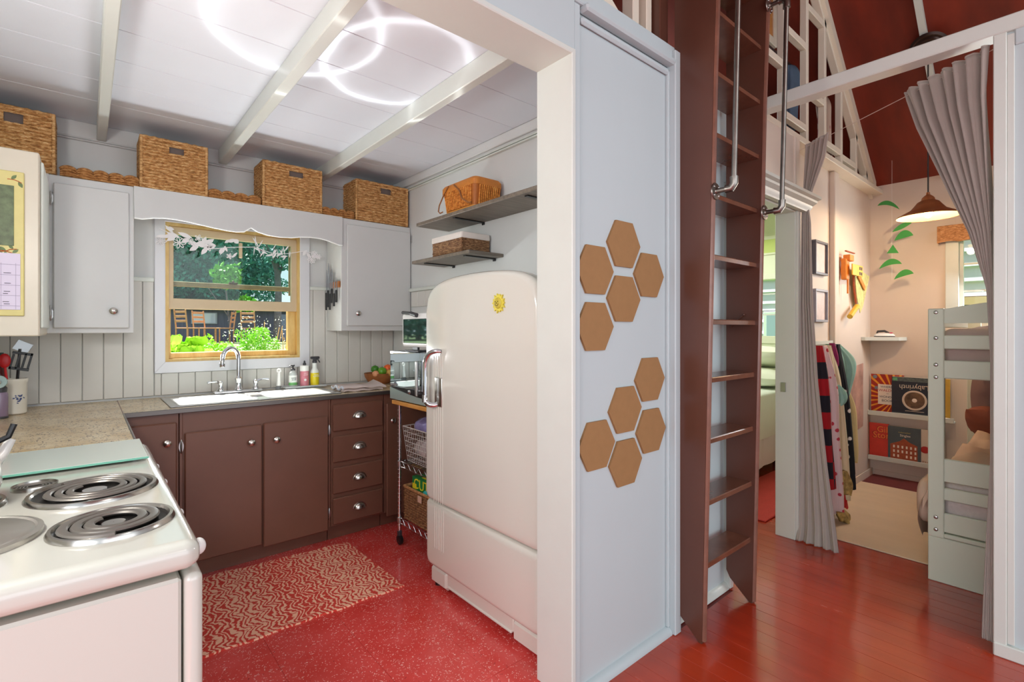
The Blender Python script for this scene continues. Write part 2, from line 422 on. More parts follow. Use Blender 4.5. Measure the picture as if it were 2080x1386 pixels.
# kitchen ceiling with boards and beams
ce = struct('ceiling', MB().box(-.62, 1.97, 1.346, 3.8, 2.494, 2.56), M_CEIL)
ys = [1.345, 1.60, 1.879, 2.16, 2.44, 2.72, 3.0, 3.28, 3.665]
for a, b in zip(ys, ys[1:]):
    obj('ceiling_panel', MB().box(-.5, 1.868, a+.001, b-.001, 2.487, 2.495, .002), M_CEIL, ce)
for nm, (a, b) in zip(('beam', 'beam', 'beam'), ((.046, .09), (.648, .698), (1.262, 1.308))):
    obj('ceiling_beam', MB().box(a, b, 1.345, 3.664, 2.40, 2.488, .004), M_TRIM, ce)
obj('ceiling_beam', MB().box(-.42, -.37, 1.345, 3.664, 2.40, 2.488, .004), M_TRIM, ce)

# opening between kitchen and living room
struct('wall_kitchen_header', MB().box(-.62, 1.313, 1.215, 1.345, 2.355, 2.56, .003).box(-.62, 1.32, 1.196, 1.215, 2.312, 2.56, .003), M_COOL)
struct('trim_1', MB().box(1.300, 1.320, 1.190, 1.372, 0, 2.325, .003).box(-.62, 1.320, 1.190, 1.372, 2.305, 2.325, .003), M_TRIM)
hexw = struct('wall_living', MB().box(1.318, 1.94, 1.215, 1.345, 0, 2.56, .002).box(-.62, 1.313, 1.2, 1.345, 2.56, 2.70).box(1.313, 2.0, 1.2, 1.345, 2.56, 2.575), M_COOL)
obj('cover_board', MB().box(1.318, 2.01, 1.19, 1.216, 2.50, 2.562, .004).box(1.32, 1.352, 1.198, 1.216, .03, 2.5, .003), M_COOL, hexw)
obj('cornice_strip', MB().box(1.36, 1.945, 1.170, 1.216, 2.478, 2.505, .008).box(1.36, 1.93, 1.196, 1.216, 2.44, 2.468, .008), M_COOL, hexw)
struct('trim_2', MB().box(1.938, 1.985, 1.172, 1.3, 0, 2.545, .004).box(1.925, 1.94, 1.2, 1.216, 0.03, 2.46, .003), M_COOL)
def qround(x0, x1, y, z, r, mb=None, n=6):
    mb = mb or MB(); poly = [(y, z)]+[(y-r*cos(a*pi/2/n), z+r*sin(a*pi/2/n)) for a in range(n+1)]
    return mb.prism(poly, 'x', x0, x1)
struct('baseboard_living', qround(1.32, 1.937, 1.216, 0, .03), M_COOL)
# wall behind the ladder, up to the bedroom door
struct('wall_bedroom', MB().box(1.985, 2.54, 1.235, 1.34, 0, 2.56, .002), M_COOL)
struct('wall_above_door', MB().box(2.54, 3.44, 1.235, 1.34, 2.09, 2.56, .002).box(3.44, 5.49, 1.346, 1.352, 0, 2.55).box(3.42, 3.50, 1.225, 1.34, 2.10, 2.56, .004), M_NOOK)
struct('baseboard_behind_ladder', qround(1.985, 2.50, 1.236, 0, .03).box(2.50, 2.535, 1.20, 1.235, 0, .06, .006), M_TRIM)
# bedroom door frame
dr = struct('door_1', MB().box(3.392, 3.42, 1.214, 1.335, 0, 2.09, .003).box(2.50, 2.56, 1.212, 1.335, .0, 2.09, .003).box(2.56, 3.392, 1.214, 1.335, 2.07, 2.10, .003), M_TRIM)
obj('strike_plate', MB().box(3.386, 3.392, 1.27, 1.30, .93, .99, .001), M_STEEL, dr)
obj('casing_board', MB().box(3.40, 3.44, 1.20, 1.216, 0, 2.10, .003), M_TRIM, dr)
cp = [(0, 0), (-.03, 0), (-.035, .012), (-.045, .02), (-.05, .035), (-.075, .05), (-.078, .062), (-.10, .068), (-.10, .085), (0, .085)]
obj('head_moulding', MB().prism([(1.20+a, 2.075+b) for a, b in cp], 'x', 2.52, 3.50), mat('grey_white_moulding', '#c3c5bd', .5, var=.06, vs=12), dr)

# nook walls
struct('wall_nook_left', MB().box(3.44, 5.5, 1.33, 1.345, 0, 2.56).box(3.44, 5.5, 1.305, 1.345, 2.56, 2.645, .003).box(4.40, 4.50, 1.292, 1.332, .05, 2.56, .006), M_NOOK)
nb = struct('wall_nook_back', MB().box(5.5, 5.62, .735, 1.34, 0, 2.64).box(5.5, 5.62, .25, .735, 0, 1.45).box(5.5, 5.62, .25, .735, 2.08, 2.64).box(5.5, 5.62, -1.2, .25, 0, 2.64)
    .box(5.5, 5.62, 1.34, 2.08, 0, 2.64).box(5.5, 5.62, 2.08, 2.62, 0, 1.26).box(5.5, 5.62, 2.08, 2.62, 1.86, 2.64).box(5.5, 5.62, 2.62, 3.8, 0, 2.64), M_NOOK)
struct('wall_nook_right', MB().box(2.9, 5.56, -.62, -.5, 0, 2.64), M_NOOK)
bm_ = MB(); bm_.prism([(1.33, 0), (1.33, .045), (1.322, .06), (1.312, .06), (1.31, 0)], 'x', 3.6, 5.5)
struct('baseboard_nook', bm_.box(5.485, 5.5, 0.2, 1.31, 0, .05, .003), M_NOOK)

# partition on the right, and the beam that runs from it to the bedroom wall
pw = struct('wall_partition', MB().box(2.832, 2.95, -2.6, .236, 0, 2.54, .002), M_COOL)
struct('trim_3', MB().box(2.818, 2.90, .222, .262, 0, 2.545, .003).box(2.822, 2.835, .2, .222, .06, 2.52, .002), M_TRIM)
struct('trim_4', MB().box(2.820, 2.84, -2.6, .200, 2.47, 2.545, .004), M_COOL)
struct('baseboard_partition', MB().box(2.812, 2.835, -2.6, .262, 0, .055, .004), M_TRIM)
struct('trim_beam', MB().box(2.81, 2.90, -2.6, 1.235, 2.53, 2.595, .004), M_TRIM)

# kitchen window
win = struct('window_1', MB().box(.313, .367, 3.655, 3.68, 1.066, 2.04, .003).box(1.154, 1.222, 3.655, 3.68, 1.066, 2.04, .003)
    .prism([(.313, 1.066), (1.222, 1.066), (1.154, 1.132), (.367, 1.132)], 'y', 3.650, 3.681).box(.313, 1.222, 3.655, 3.68, 1.985, 2.04, .003), mat('window_casing_white', '#dcdde2', .35))
obj('window_jamb', MB().box(.367, .385, 3.66, 3.80, 1.13, 1.985).box(1.136, 1.154, 3.66, 3.80, 1.13, 1.985).box(1.108, 1.118, 3.72, 3.78, 1.14, 1.5).box(.367, 1.154, 3.66, 3.80, 1.13, 1.15).box(.367, 1.154, 3.66, 3.80, 1.965, 1.985), M_YELW, win)
sa = obj('inner_sash', MB().box(.372, .410, 3.672, 3.70, 1.456, 1.965, .003).box(1.100, 1.150, 3.672, 3.70, 1.456, 1.965, .003).box(.372, 1.150, 3.672, 3.70, 1.456, 1.522, .003).box(.372, 1.150, 3.672, 3.70, 1.915, 1.965, .003), M_TANP, win)
obj('pane', MB().box(.405, 1.105, 3.684, 3.687, 1.518, 1.92), M_GLASS, sa)
so = obj('outer_sash', MB().box(.385, .415, 3.72, 3.745, 1.57, 1.965, .003).box(1.10, 1.135, 3.72, 3.745, 1.57, 1.965, .003).box(.385, 1.135, 3.72, 3.745, 1.60, 1.632, .003), mat('weathered_rail_wood', '#a58c68', .6, var=.25, vs=20), win)
obj('sash_lock', MB().box(.72, .77, 3.705, 3.735, 1.632, 1.642, .002).sph((.745, 3.72, 1.645), .009, 8, 6), mat('rusty_metal', '#5a4a3e', .6, .6), win)
obj('pane', MB().box(.41, 1.105, 3.731, 3.734, 1.63, 1.93), M_GLASS, so)
obj('window_stile', MB().box(.385, .398, 3.70, 3.745, 1.15, 1.46, .002).box(1.085, 1.136, 3.70, 3.745, 1.15, 1.46, .002).box(.385, 1.136, 3.70, 3.78, 1.15, 1.185, .003), M_YELW, win)

# nook window (in the back wall) and bedroom window
w2 = struct('window_2', MB().box(5.485, 5.505, .715, .80, 1.40, 2.12, .003).box(5.485, 5.505, .20, .25, 1.40, 2.12, .003).box(5.485, 5.505, .2, .8, 2.06, 2.12, .003).box(5.485, 5.505, .2, .8, 1.40, 1.47, .003).box(5.52, 5.56, .69, .735, 1.45, 2.08).box(5.52, 5.56, .25, .29, 1.45, 2.08), M_TRIM)
obj('muntin', MB().box(5.53, 5.545, .535, .547, 1.45, 2.08).box(5.53, 5.545, .25, .735, 1.865, 1.88).box(5.53, 5.545, .25, .735, 1.64, 1.655), M_TRIM, w2)
obj('pane', MB().box(5.536, 5.539, .25, .735, 1.45, 2.08), M_GLASS, w2)
w3 = struct('window_3', MB().box(5.48, 5.505, 2.02, 2.08, 1.18, 1.92, .003).box(5.48, 5.505, 2.62, 2.68, 1.18, 1.92, .003).box(5.48, 5.505, 2.02, 2.68, 1.86, 1.92, .003).box(5.48, 5.505, 2.02, 2.68, 1.18, 1.26, .003), mat('pale_green_trim', '#dfe3cd', .4))
obj('muntin', MB().box(5.53, 5.545, 2.14, 2.155, 1.26, 1.86).box(5.53, 5.545, 2.33, 2.345, 1.26, 1.86).box(5.53, 5.545, 2.08, 2.62, 1.70, 1.715).box(5.53, 5.545, 2.08, 2.62, 1.48, 1.495), M_TRIM, w3)
obj('pane', MB().box(5.536, 5.539, 2.08, 2.62, 1.26, 1.86), M_GLASS, w3)

# bedroom inside
struct('wall_bedroom_back', MB().box(5.49, 5.50, 1.40, 2.02, 0, 2.6).box(5.49, 5.50, 2.68, 3.7, 0, 2.6).box(5.49, 5.50, 2.02, 2.68, 0, 1.18).box(5.49, 5.50, 2.02, 2.68, 1.92, 2.6).box(2.0, 5.5, 3.7, 3.8, 0, 2.6).box(1.97, 2.02, 1.34, 3.8, 0, 2.6), M_GREENW)
struct('trim_5', MB().box(5.475, 5.492, 1.40, 3.7, 2.12, 2.14, .003).box(5.475, 5.492, 1.40, 3.7, 2.28, 2.32, .003), M_GREENW)
struct('wall_bedroom_band', MB().box(5.485, 5.4905, 1.40, 3.7, 2.14, 2.28), M_LIME)
struct('ceiling_bedroom', MB().box(2.0, 5.5, 1.42, 3.8, 2.56, 2.6), M_GREENW)

# roof over living room, nook and loft: slopes down to the eave at x = 5.5
def slope(x): return 2.64+.87*(5.5-x)
XR = 2.6; ZR = slope(XR)
rf = MB(); 
rf.prism([(5.62, slope(5.62)), (XR, ZR), (XR, ZR+.1), (5.62, slope(5.62)+.1)], 'y', -3.0, 3.8)
struct('ceiling_roof_right', rf, M_ROOF)
rl = MB(); rl.prism([(XR, ZR), (-.62, ZR-.87*(XR+.62)), (-.62, ZR-.87*(XR+.62)+.1), (XR, ZR+.1)], 'y', -3.0, 3.8)
struct('ceiling_roof_left', rl, M_ROOF_LIT)
def rafter(y0, y1, dep=.09, x0=XR+.02, x1=5.46, mb=None, lo=0.0):
    mb = mb or MB(); return mb.prism([(x1, slope(x1)-.003-lo), (x0, slope(x0)-.003-lo), (x0, slope(x0)-dep-lo), (x1, slope(x1)-dep-lo)], 'y', y0, y1)
def part_struct(name, mb, m): return struct(name, mb, m)
struct('trim_rafter_1', rafter(.76, .80, .06), M_TRIM)
struct('trim_rafter_2', rafter(-.1, -.06, .06), M_TRIM)
struct('trim_rafter_3', rafter(-.96, -.92, .06), M_TRIM)
# left slope rafters in the loft
def lslope(x): return ZR-.87*(XR-x)
for k, y in enumerate((1.55, 2.2)):
    mb = MB(); mb.prism([(-.2, lslope(-.2)-.003), (XR, ZR-.003), (XR, ZR-.09), (-.2, lslope(-.2)-.09)], 'y', y, y+.045); struct('trim_rafter_%d' % (k+4), mb, M_TRIM)

# open stud gable above the nook wall
M_STUD = mat('cream_stud_paint', '#e6dcca', .4, var=.03, vs=6)
gb = struct('wall_gable', MB().box(2.0, 5.5, 1.235, 1.345, 2.56, 2.60, .003), M_STUD)
def stud(x0, x1, zt=None, zb=2.60):
    zt = zt or min(slope(x1)-.07, 4.6)
    obj('gable_stud', MB().box(x0, x1, 1.30, 1.345, zb, zt, .004), M_STUD, gb)
for x1 in (3.105, 3.487, 3.879, 4.24, 4.616, 5.003, 5.30): stud(x1-.042, x1)
for xa, xb, z in ((3.105, 3.445, 3.06), (3.487, 3.837, 3.32), (3.487, 3.837, 2.745), (3.879, 4.198, 3.03), (4.24, 4.574, 2.745), (4.616, 4.961, 2.72), (3.105, 3.445, 3.64), (3.487, 3.837, 3.88), (3.879, 4.198, 3.62)):
    obj('gable_brace', MB().box(xa, xb, 1.301, 1.344, z-.025, z+.022, .004), M_STUD, gb)
obj('gable_rafter', rafter(1.275, 1.36, .10), M_STUD, gb)
g2 = rafter(1.30, 1.345, .05, lo=.10); obj('gable_rafter', g2, M_STUD, gb)
# loft side seen above the living wall
obj('gable_stud', MB().box(1.79, 1.835, 1.285, 1.345, 2.575, 4.2, .004), M_STUD, gb)
obj('gable_stud', MB().box(1.875, 1.915, 1.275, 1.345, 2.575, 4.2, .004), M_STUD, gb)
obj('gable_brace', MB().prism([(1.68, 2.58), (1.77, 2.58), (1.15, 2.98), (1.06, 2.98)], 'y', 1.27, 1.345), M_STUD, gb)
obj('gable_post', MB().box(1.925, 1.99, 1.24, 1.30, 2.575, 4.4, .004), M_LAD, gb)
# loft floor and its far boards
struct('ceiling_loft_floor', MB().box(-.6, 5.5, 1.37, 3.8, 2.602, 2.66), M_DARK)
struct('wall_loft_back', MB().box(2.8, 5.5, 3.7, 3.8, 2.66, 5.2), M_DARK)
struct('wall_loft_left', MB().box(-.6, 2.8, 3.7, 3.8, 2.66, 5.2), M_ROOF_LIT)
struct('wall_loft_board', MB().box(3.55, 4.02, 1.60, 1.62, 3.58, 4.1), mat('orange_wood_panel', '#c98a4c', .5, var=.08, vs=4))
struct('trim_loft_frame', MB().box(4.02, 4.08, 1.59, 1.63, 3.52, 4.08, .004).box(3.50, 4.08, 1.59, 1.63, 3.52, 3.58, .004), M_STUD)

# ================= KITCHEN =================
def weave_mat(name, a, b, c, sx=1.0):
    m = mat(name, b, .75); n = N(m); v = n.pos((1, 1, 3.0), obj=True)
    f = n.noise(v, 40*sx, 4, .75); g = n.noise(n.pos((1, 1, 1), obj=True), 9, 2)
    col = n.ramp(f, [(.36, a), (.5, b), (.64, c)]); col = n.mix(n.math('MULTIPLY', g, .2), col, b); n.color(col)
    n.bump(n.noise(n.pos((1, 1, 4), obj=True), 120, 2), .4, .003); return m
M_HYA = weave_mat('water_hyacinth_weave', '#835427', '#c59358', '#e6c28e')
M_HYAD = weave_mat('darker_hyacinth_weave', '#6f431e', '#ae783f', '#d3a26b')
M_LINE = mat('grey_basket_lining', '#6f635e', .9)
def woven(mb, P0, U, V, Nn, w, h, rows, cols, amp, hole=None, res=4, skip=None):
    P0, U, V, Nn = Vector(P0), Vector(U), Vector(V), Vector(Nn)
    nu, nv = int(cols*res), int(rows*5)
    def fn(a, b):
        r = b*rows; k = math.floor(r); fr = r-k
        ph = a*cols*pi+(k % 2)*pi/2 + 1.1*sin(k*2.3)
        d = amp*(sin(fr*pi)**.6)*(.25+.75*abs(sin(ph+fr*1.3*(1 if k % 2 else -1)))**.8)
        return P0+U*(a*w)+V*(b*h)+Nn*d
    mb.grid(fn, nu, nv, hole); return mb
def hyacinth_basket(x0, x1, z0, z1, y0, y1, label, hole=None):
    t = thing('storage_basket', label, 'basket', ((x0+x1)/2, (y0+y1)/2, z0), 'woven storage baskets on top of the cabinets')
    w, h, d = x1-x0, z1-z0, y1-y0; mb = MB(); A = .012
    hx0, hx1, hz0, hz1 = hole or (.40, .68, .78, .90)
    sk = lambda a, b: hx0 < a < hx1 and hz0 < b < hz1
    rows = 17; cf = max(7, int(w/.030)); cs = max(6, int(d/.030))
    woven(mb, (x0, y0+A, z0), (1,0,0), (0,0,1), (0,-1,0), w, h, rows, cf, A, sk, 6)
    woven(mb, (x0+A, y1, z0), (0,-1,0), (0,0,1), (-1,0,0), d-A, h, rows, cs, A)
    woven(mb, (x1-A, y0+A, z0), (0,1,0), (0,0,1), (1,0,0), d-A, h, rows, cs, A)
    woven(mb, (x1, y1-A, z0), (-1,0,0), (0,0,1), (0,1,0), w, h, rows, cf, A)
    for (px, py) in ((x0+.006, y0+.006), (x1-.006, y0+.006)): mb.tube([(px, py, z0+.002+h*i/10) for i in range(11)], [.008+.0015*(i % 2) for i in range(11)], 6)
    obj('body', mb, M_HYA, t, sharp=70)
    li = MB(); T_ = .022
    li.box(x0+T_, x1-T_, y0+T_-.002, y0+T_+.004, z0+.01, z1-.004).box(x0+T_, x1-T_, y1-T_, y1-T_+.004, z0+.01, z1-.004).box(x0+T_, x0+T_+.004, y0+T_, y1-T_, z0+.01, z1-.004).box(x1-T_-.004, x1-T_, y0+T_, y1-T_, z0+.01, z1-.004).box(x0+T_, x1-T_, y0+T_, y1-T_, z0+.004, z0+.012)
    obj('lining', li, M_LINE, t)
    rm = MB(); pts = [(x0+.008, y0+.008), (x1-.008, y0+.008), (x1-.008, y1-.008), (x0+.008, y1-.008)]
    P = []
    for i in range(4):
        a, b = pts[i], pts[(i+1) % 4]
        for q in range(16): P.append((a[0]+(b[0]-a[0])*q/16, a[1]+(b[1]-a[1])*q/16, z1-.004+.002*sin(q*2.5)))
    rm.tube(P, [.009+.002*(i % 2) for i in range(len(P)+1)][:len(P)], 6, loop=True)
    obj('rim', rm, M_HYA, t, sharp=70); return t
BT = 2.112
hyacinth_basket(-.43, -.117, BT, 2.41, 3.395, 3.62, 'tall woven basket at the far left above the calendar cabinet', (.42, .64, .74, .90))
hyacinth_basket(.225, .547, BT, 2.40, 3.395, 3.62, 'tall woven basket above the left door of the sink wall cabinets', (.42, .64, .76, .88))
hyacinth_basket(.846, 1.217, BT, 2.40, 3.395, 3.62, 'widest tall woven basket above the middle of the scalloped valance', (.43, .67, .76, .88))
hyacinth_basket(1.455, 1.868, BT, 2.40, 3.395, 3.63, 'tall woven basket in the corner above the right cabinet door', (.46, .66, .76, .89))
def scallop_tray(x0, x1, n, label):
    t = thing('scalloped_tray', label, 'tray', ((x0+x1)/2, 3.48, BT), 'low scalloped woven trays between the baskets')
    w = x1-x0; mb = MB()
    def top(a): return .036+.018*abs(sin(a*pi*n))**.6
    def fn(a, b):
        r = b*4; k = min(3, math.floor(r)); d = .010*(sin((r-k)*pi)**.7)*(.5+.5*abs(sin(a*n*3*pi+(k % 2)*pi/2)))
        return (x0+a*w, 3.412-d, BT+b*top(a))
    mb.grid(fn, n*16, 16)
    mb.grid(lambda a, b: (x1-a*w, 3.424, BT+b*top(1-a)), n*16, 4)
    mb.grid(lambda a, b: (x0+a*w, 3.412+b*.012, BT+top(a)), n*16, 1)
    mb.grid(lambda a, b: (x0+a*w, 3.60-.006*abs(sin(a*n*3*pi)), BT+b*top(a)), n*16, 3)
    mb.box(x0, x1, 3.42, 3.60, BT+.001, BT+.008)
    obj('body', mb, M_HYAD, t, sharp=70)
    rm = MB(); rm.tube([(x0+w*i/(n*12), 3.414, BT+top(i/(n*12))) for i in range(n*12+1)], .006, 5); obj('rim', rm, M_HYAD, t, sharp=70)
scallop_tray(-.100, .222, 5, 'low woven tray with scalloped edge beside the far left tall basket')
scallop_tray(.552, .838, 4, 'low woven tray with scalloped edge above the left half of the valance')
scallop_tray(1.222, 1.448, 4, 'low woven tray with scalloped edge left of the corner basket')

# upper cabinets
def lens_knob(mb, c, axis='y', r=.018, s=-1, n=20):
    prof = [(.001, .028), (r*.6, .027), (r, .022), (r, .016), (r*.45, .010), (r*.4, 0)]
    prof = [(a, h*s) for a, h in prof]
    return mb.lathe(prof, c, n, axis)
def butterfly_hinge(mb, x, y, z, h=.07):
    mb.lathe([(.001, -h/2), (.004, -h/2+.006), (.005, 0), (.004, h/2-.006), (.001, h/2)], (x, y-.006, z), 8)
    poly = [(x+.011*sin(pi*i/10), z-h/2+h*i/10) for i in range(11)]+[(x-.011*sin(pi*i/10), z+h/2-h*i/10) for i in range(11)]
    return mb.prism(poly, 'y', y-.0035, y)
t = thing('wall_cabinet', 'white wall cabinet with one knobbed door left of the window', 'cabinet', (.03, 3.53, 1.31))
obj('carcass', MB().box(-.498, .199, 3.395, 3.664, 1.31, 2.108, .003).box(-.155, -.140, 3.385, 3.397, 1.31, 2.108, .002), M_CAB, t)
d = obj('door', MB().box(-.124, .178, 3.377, 3.395, 1.336, 2.068, .005), M_CAB, t)
obj('knob', lens_knob(MB(), (.111, 3.377, 1.428)), M_NICKEL, d)
obj('hinge', butterfly_hinge(MB(), -.133, 3.388, 1.987), M_STEEL, t); obj('hinge', butterfly_hinge(MB(), -.133, 3.388, 1.408), M_STEEL, t)
t = thing('wall_cabinet', 'white wall cabinet in the corner right of the window, with knife rack on its side', 'cabinet', (1.6, 3.53, 1.32))
obj('carcass', MB().box(1.348, 1.886, 3.395, 3.664, 1.32, 2.108, .003), M_CAB, t)
d = obj('door', MB().box(1.384, 1.880, 3.377, 3.395, 1.356, 2.068, .005), M_CAB, t)
obj('knob', lens_knob(MB(), (1.458, 3.377, 1.444)), M_NICKEL, d)
obj('hinge', MB().cyl((1.884, 3.372, 1.99), (1.884, 3.372, 2.045), .004, n=8), M_STEEL, t)
# scalloped valance over the window
ctrl = [(.2, 1.935), (.235, 1.934), (.28, 1.946), (.33, 1.953), (.39, 1.953), (.45, 1.948), (.52, 1.938), (.58, 1.930), (.64, 1.924), (.69, 1.922), (.735, 1.928), (.775, 1.958),
        (.815, 1.936), (.87, 1.924), (.94, 1.920), (1.01, 1.925), (1.07, 1.936), (1.13, 1.942), (1.19, 1.942), (1.24, 1.935), (1.29, 1.922), (1.325, 1.912), (1.349, 1.912)]
va = MB(); va.prism([(1.349, 2.108), (.198, 2.108)]+ctrl, 'y', 3.376, 3.394)
v = obj('valance', va, M_CAB, None, 'white scalloped wooden valance bridging the two wall cabinets over the window', 'valance', loc=(.77, 3.385, 2.0))
obj('edge_strip', MB().tube([(x, 3.3755, z) for x, z in ctrl], .0036, 6), mat('white_edge_gloss', '#f2f4f2', .3), v)
obj('top_board', MB().box(.2, 1.347, 3.396, 3.66, 2.094, 2.110), M_CAB, v)

t = thing('wall_cabinet', 'white wall cabinet at the far left carrying the floral calendar board', 'cabinet', (-.32, 3.1, 1.305))
obj('carcass', MB().box(-.498, -.148, 2.87, 3.392, 1.302, 2.07, .004).box(-.158, -.146, 2.885, 3.38, 1.31, 2.062, .002), mat('warm_white_cabinet_paint', '#d3cab9', .35, var=.03, vs=5), t)
obj('door', MB().box(-.147, -.136, 2.90, 3.36, 1.335, 2.04, .004), M_TRIM, t)
obj('hinge', MB().cyl((-.134, 3.37, 1.40), (-.134, 3.37, 1.45), .004, n=8), M_STEEL, t)
# calendar board
t = thing('calendar_board', 'leaf-patterned magnetic calendar board on the far left cabinet end', 'calendar', (-.29, 2.862, 1.40), )
obj('backing_board', MB().box(-.40, -.192, 2.858, 2.869, 1.385, 1.975, .003), mat('pale_yellow_print', '#d6c983', .5, var=.06, vs=20), t)
lfm = MB(); twm = MB(); rd = random.Random(12)
def on_board(x, z): return -.397 < x < -.195 and 1.39 < z < 1.972
for k in range(70):
    x, z = rd.uniform(-.39, -.20), rd.uniform(1.40, 1.96); a = rd.uniform(0, 6.3); P = []
    for q in range(9):
        x += .011*cos(a); z += .011*sin(a); a += rd.uniform(-.5, .5)
        if not on_board(x, z) or (x < -.205 and z < 1.64) or (x < -.222 and 1.67 < z < 1.915): break
        P.append((x, 2.8575, z))
        if q % 2 == 1:
            l = rd.uniform(.020, .034); b_ = a+rd.choice((-1, 1))*rd.uniform(.6, 1.2); w = l*.24
            pts = [(l*i/6, w*sin(pi*i/6)) for i in range(7)]+[(l*(1-i/6), -w*sin(pi*i/6)) for i in range(1, 6)]
            pp = [(x+u*cos(b_)-v_*sin(b_), z+u*sin(b_)+v_*cos(b_)) for u, v_ in pts]
            if all(on_board(*p) for p in pp): lfm.prism(pp, 'y', 2.8565+rd.uniform(0, .0004), 2.858)
    if len(P) > 2: twm.tube(P, .0022, 5, flat=.8)
o = obj('leaf_print', lfm, mat('olive_leaf_print', '#66784c', .6, var=.3, vs=60), t); o['kind'] = 'stuff'
o = obj('twig_print', twm, mat('rust_twig_print', '#b35a2c', .6), t); o['kind'] = 'stuff'
pic = obj('picture', MB().box(-.40, -.222, 2.855, 2.858, 1.67, 1.915, .001), mat('dark_leaf_picture', '#5d6b48', .5, var=.55, vs=28), t)
obj('page', MB().box(-.40, -.203, 2.8545, 2.858, 1.41, 1.64, .0008), mat('lilac_calendar_paper', '#dcd2e6', .7), t)
gl = MB()
for i in range(5): gl.box(-.40, -.204, 2.8538, 2.8546, 1.425+i*.042, 1.4262+i*.042)
for i in range(5): gl.box(-.385+i*.042, -.3842+i*.042, 2.8538, 2.8546, 1.412, 1.60)
obj('grid_lines', gl, mat('calendar_ink', '#8a7f9c', .7), t)
hw = MB(); random.seed(5)
for i in range(4):
    for j in range(4):
        for q in range(random.randint(1, 3)):
            xx = -.38+i*.042+random.uniform(0, .01); zz = 1.432+j*.042+q*.009; hw.box(xx, xx+random.uniform(.010, .022), 2.8536, 2.8545, zz, zz+.0022)
obj('handwriting', hw, mat('black_ink', '#3a3440', .7), t)['kind'] = 'stuff'

# knife strip on the side of the corner cabinet
M_COPW = mat('copper_brown_wood', '#a0632f', .35, var=.15, vs=30)
obj('magnetic_strip', MB().box(1.333, 1.348, 3.405, 3.635, 1.625, 1.668, .003), M_COPW, None, 'copper-brown wooden magnetic knife strip on side of the corner cabinet', 'knife strip', loc=(1.34, 3.52, 1.646))
M_BLADE = mat('knife_steel', '#b8bcc2', .22, 1.0)
KN = [(3.625, .17, .125, .026, 'longest kitchen knife at the left end of the knife strip'), (3.59, .20, .12, .034, 'broad chef knife second from the left on the knife strip'),
      (3.555, .17, .115, .022, 'slim carving knife in the middle of the knife strip'), (3.52, .14, .10, .026, 'kitchen knife right of the middle of the knife strip'),
      (3.475, .12, .09, .020, 'short utility knife near the right end of the knife strip'), (3.435, .09, .085, .016, 'small paring knife at the right end of the knife strip')]
for y, bl, hl, bw, lb in KN:
    t = thing('kitchen_knife', lb, 'knife', (1.325, y, 1.50), 'kitchen knives on the magnetic strip')
    zt = 1.60+.022*sin(y*97); 
    obj('blade', MB().prism([(y-bw/2, zt), (y+bw/2, zt), (y+bw/2, zt+bl*.35), (y+bw*.35, zt+bl*.7), (y+bw*.1, zt+bl), (y-bw/2, zt+bl*.75)], 'x', 1.3305, 1.3328), M_BLADE, t)
    obj('handle', MB().rbox(1.3225, 1.3385-.006, y-.010, y+.010, zt-hl, zt+.002, .004, 3), M_BLACK, t)

# floral paper cut-outs hung at the window
M_PAPER = mat('white_cut_paper', '#efecef', .8)
t = thing('paper_garland', 'white cut-paper flower garland hung across the top of the window', 'garland', (.76, 3.60, 1.9))
def ring2(mb, cx, cz, rx, rz, rot, y, r=.0022, n=14):
    P = []
    for i in range(n):
        a = 2*pi*i/n; u, w = rx*cos(a), rz*sin(a); P.append((cx+u*cos(rot)-w*sin(rot), y, cz+u*sin(rot)+w*cos(rot)))
    mb.tube(P, r, 5, loop=True)
def flower(cx, cz, s, np_=7, y=3.60):
    mb = MB()
    for i in range(np_):
        a = 2*pi*i/np_; ring2(mb, cx+cos(a)*s*.6, cz+sin(a)*s*.6, s*.38, s*.19, a, y)
    mb.lathe([(.001, 0), (s*.16, 0), (s*.16, .002), (.001, .002)], (cx, y, cz), 10, 'y'); obj('flower', mb, M_PAPER, t)
flower(.43, 1.855, .034); flower(.49, 1.87, .020, 6); flower(.34, 1.86, .03, 5, 3.62); flower(1.215, 1.825, .028, 8); flower(1.265, 1.85, .018, 6); flower(.70, 1.80, .018, 5)
def leafm(cx, cz, l, w, rot, y=3.60, solid=True):
    pts = [(l*(i/8-.5), w*sin(pi*i/8)) for i in range(9)]+[(l*(.5-i/8), -w*sin(pi*i/8)) for i in range(1, 8)]
    P = [(cx+u*cos(rot)-v_*sin(rot), cz+u*sin(rot)+v_*cos(rot)) for u, v_ in pts]
    mb = MB(); mb.prism(P, 'y', y, y+.0015); obj('leaf', mb, M_PAPER, t)
for a in ((.40, 1.90, .07, .012, -.3), (.46, 1.905, .08, .013, -.35), (.55, 1.86, .07, .02, -.1), (.60, 1.855, .05, .02, .2), (.58, 1.84, .06, .012, .5), (.65, 1.83, .04, .008, 1.2), (.68, 1.845, .04, .007, 2.0), (.73, 1.81, .05, .007, .9),
          (.345, 1.885, .06, .010, .1), (1.17, 1.87, .05, .012, 1.0), (1.195, 1.855, .05, .01, 2.2), (1.24, 1.85, .05, .013, .1), (.94, 1.83, .06, .006, .3), (.97, 1.83, .05, .006, 1.0), (1.0, 1.84, .05, .006, .7), (1.03, 1.83, .05, .007, .2), (.90, 1.85, .07, .006, -.5), (.87, 1.86, .06, .006, -.3)):
    leafm(*a)
rd = random.Random(77)
def string_z(x):
    K = [(.33, 1.93), (.42, 1.895), (.52, 1.85), (.62, 1.84), (.72, 1.86), (.85, 1.875), (.95, 1.845), (1.05, 1.85), (1.16, 1.88), (1.25, 1.87)]
    for (a, b), (c, d) in zip(K, K[1:]):
        if a <= x <= c: return b+(d-b)*(x-a)/(c-a)
    return 1.87
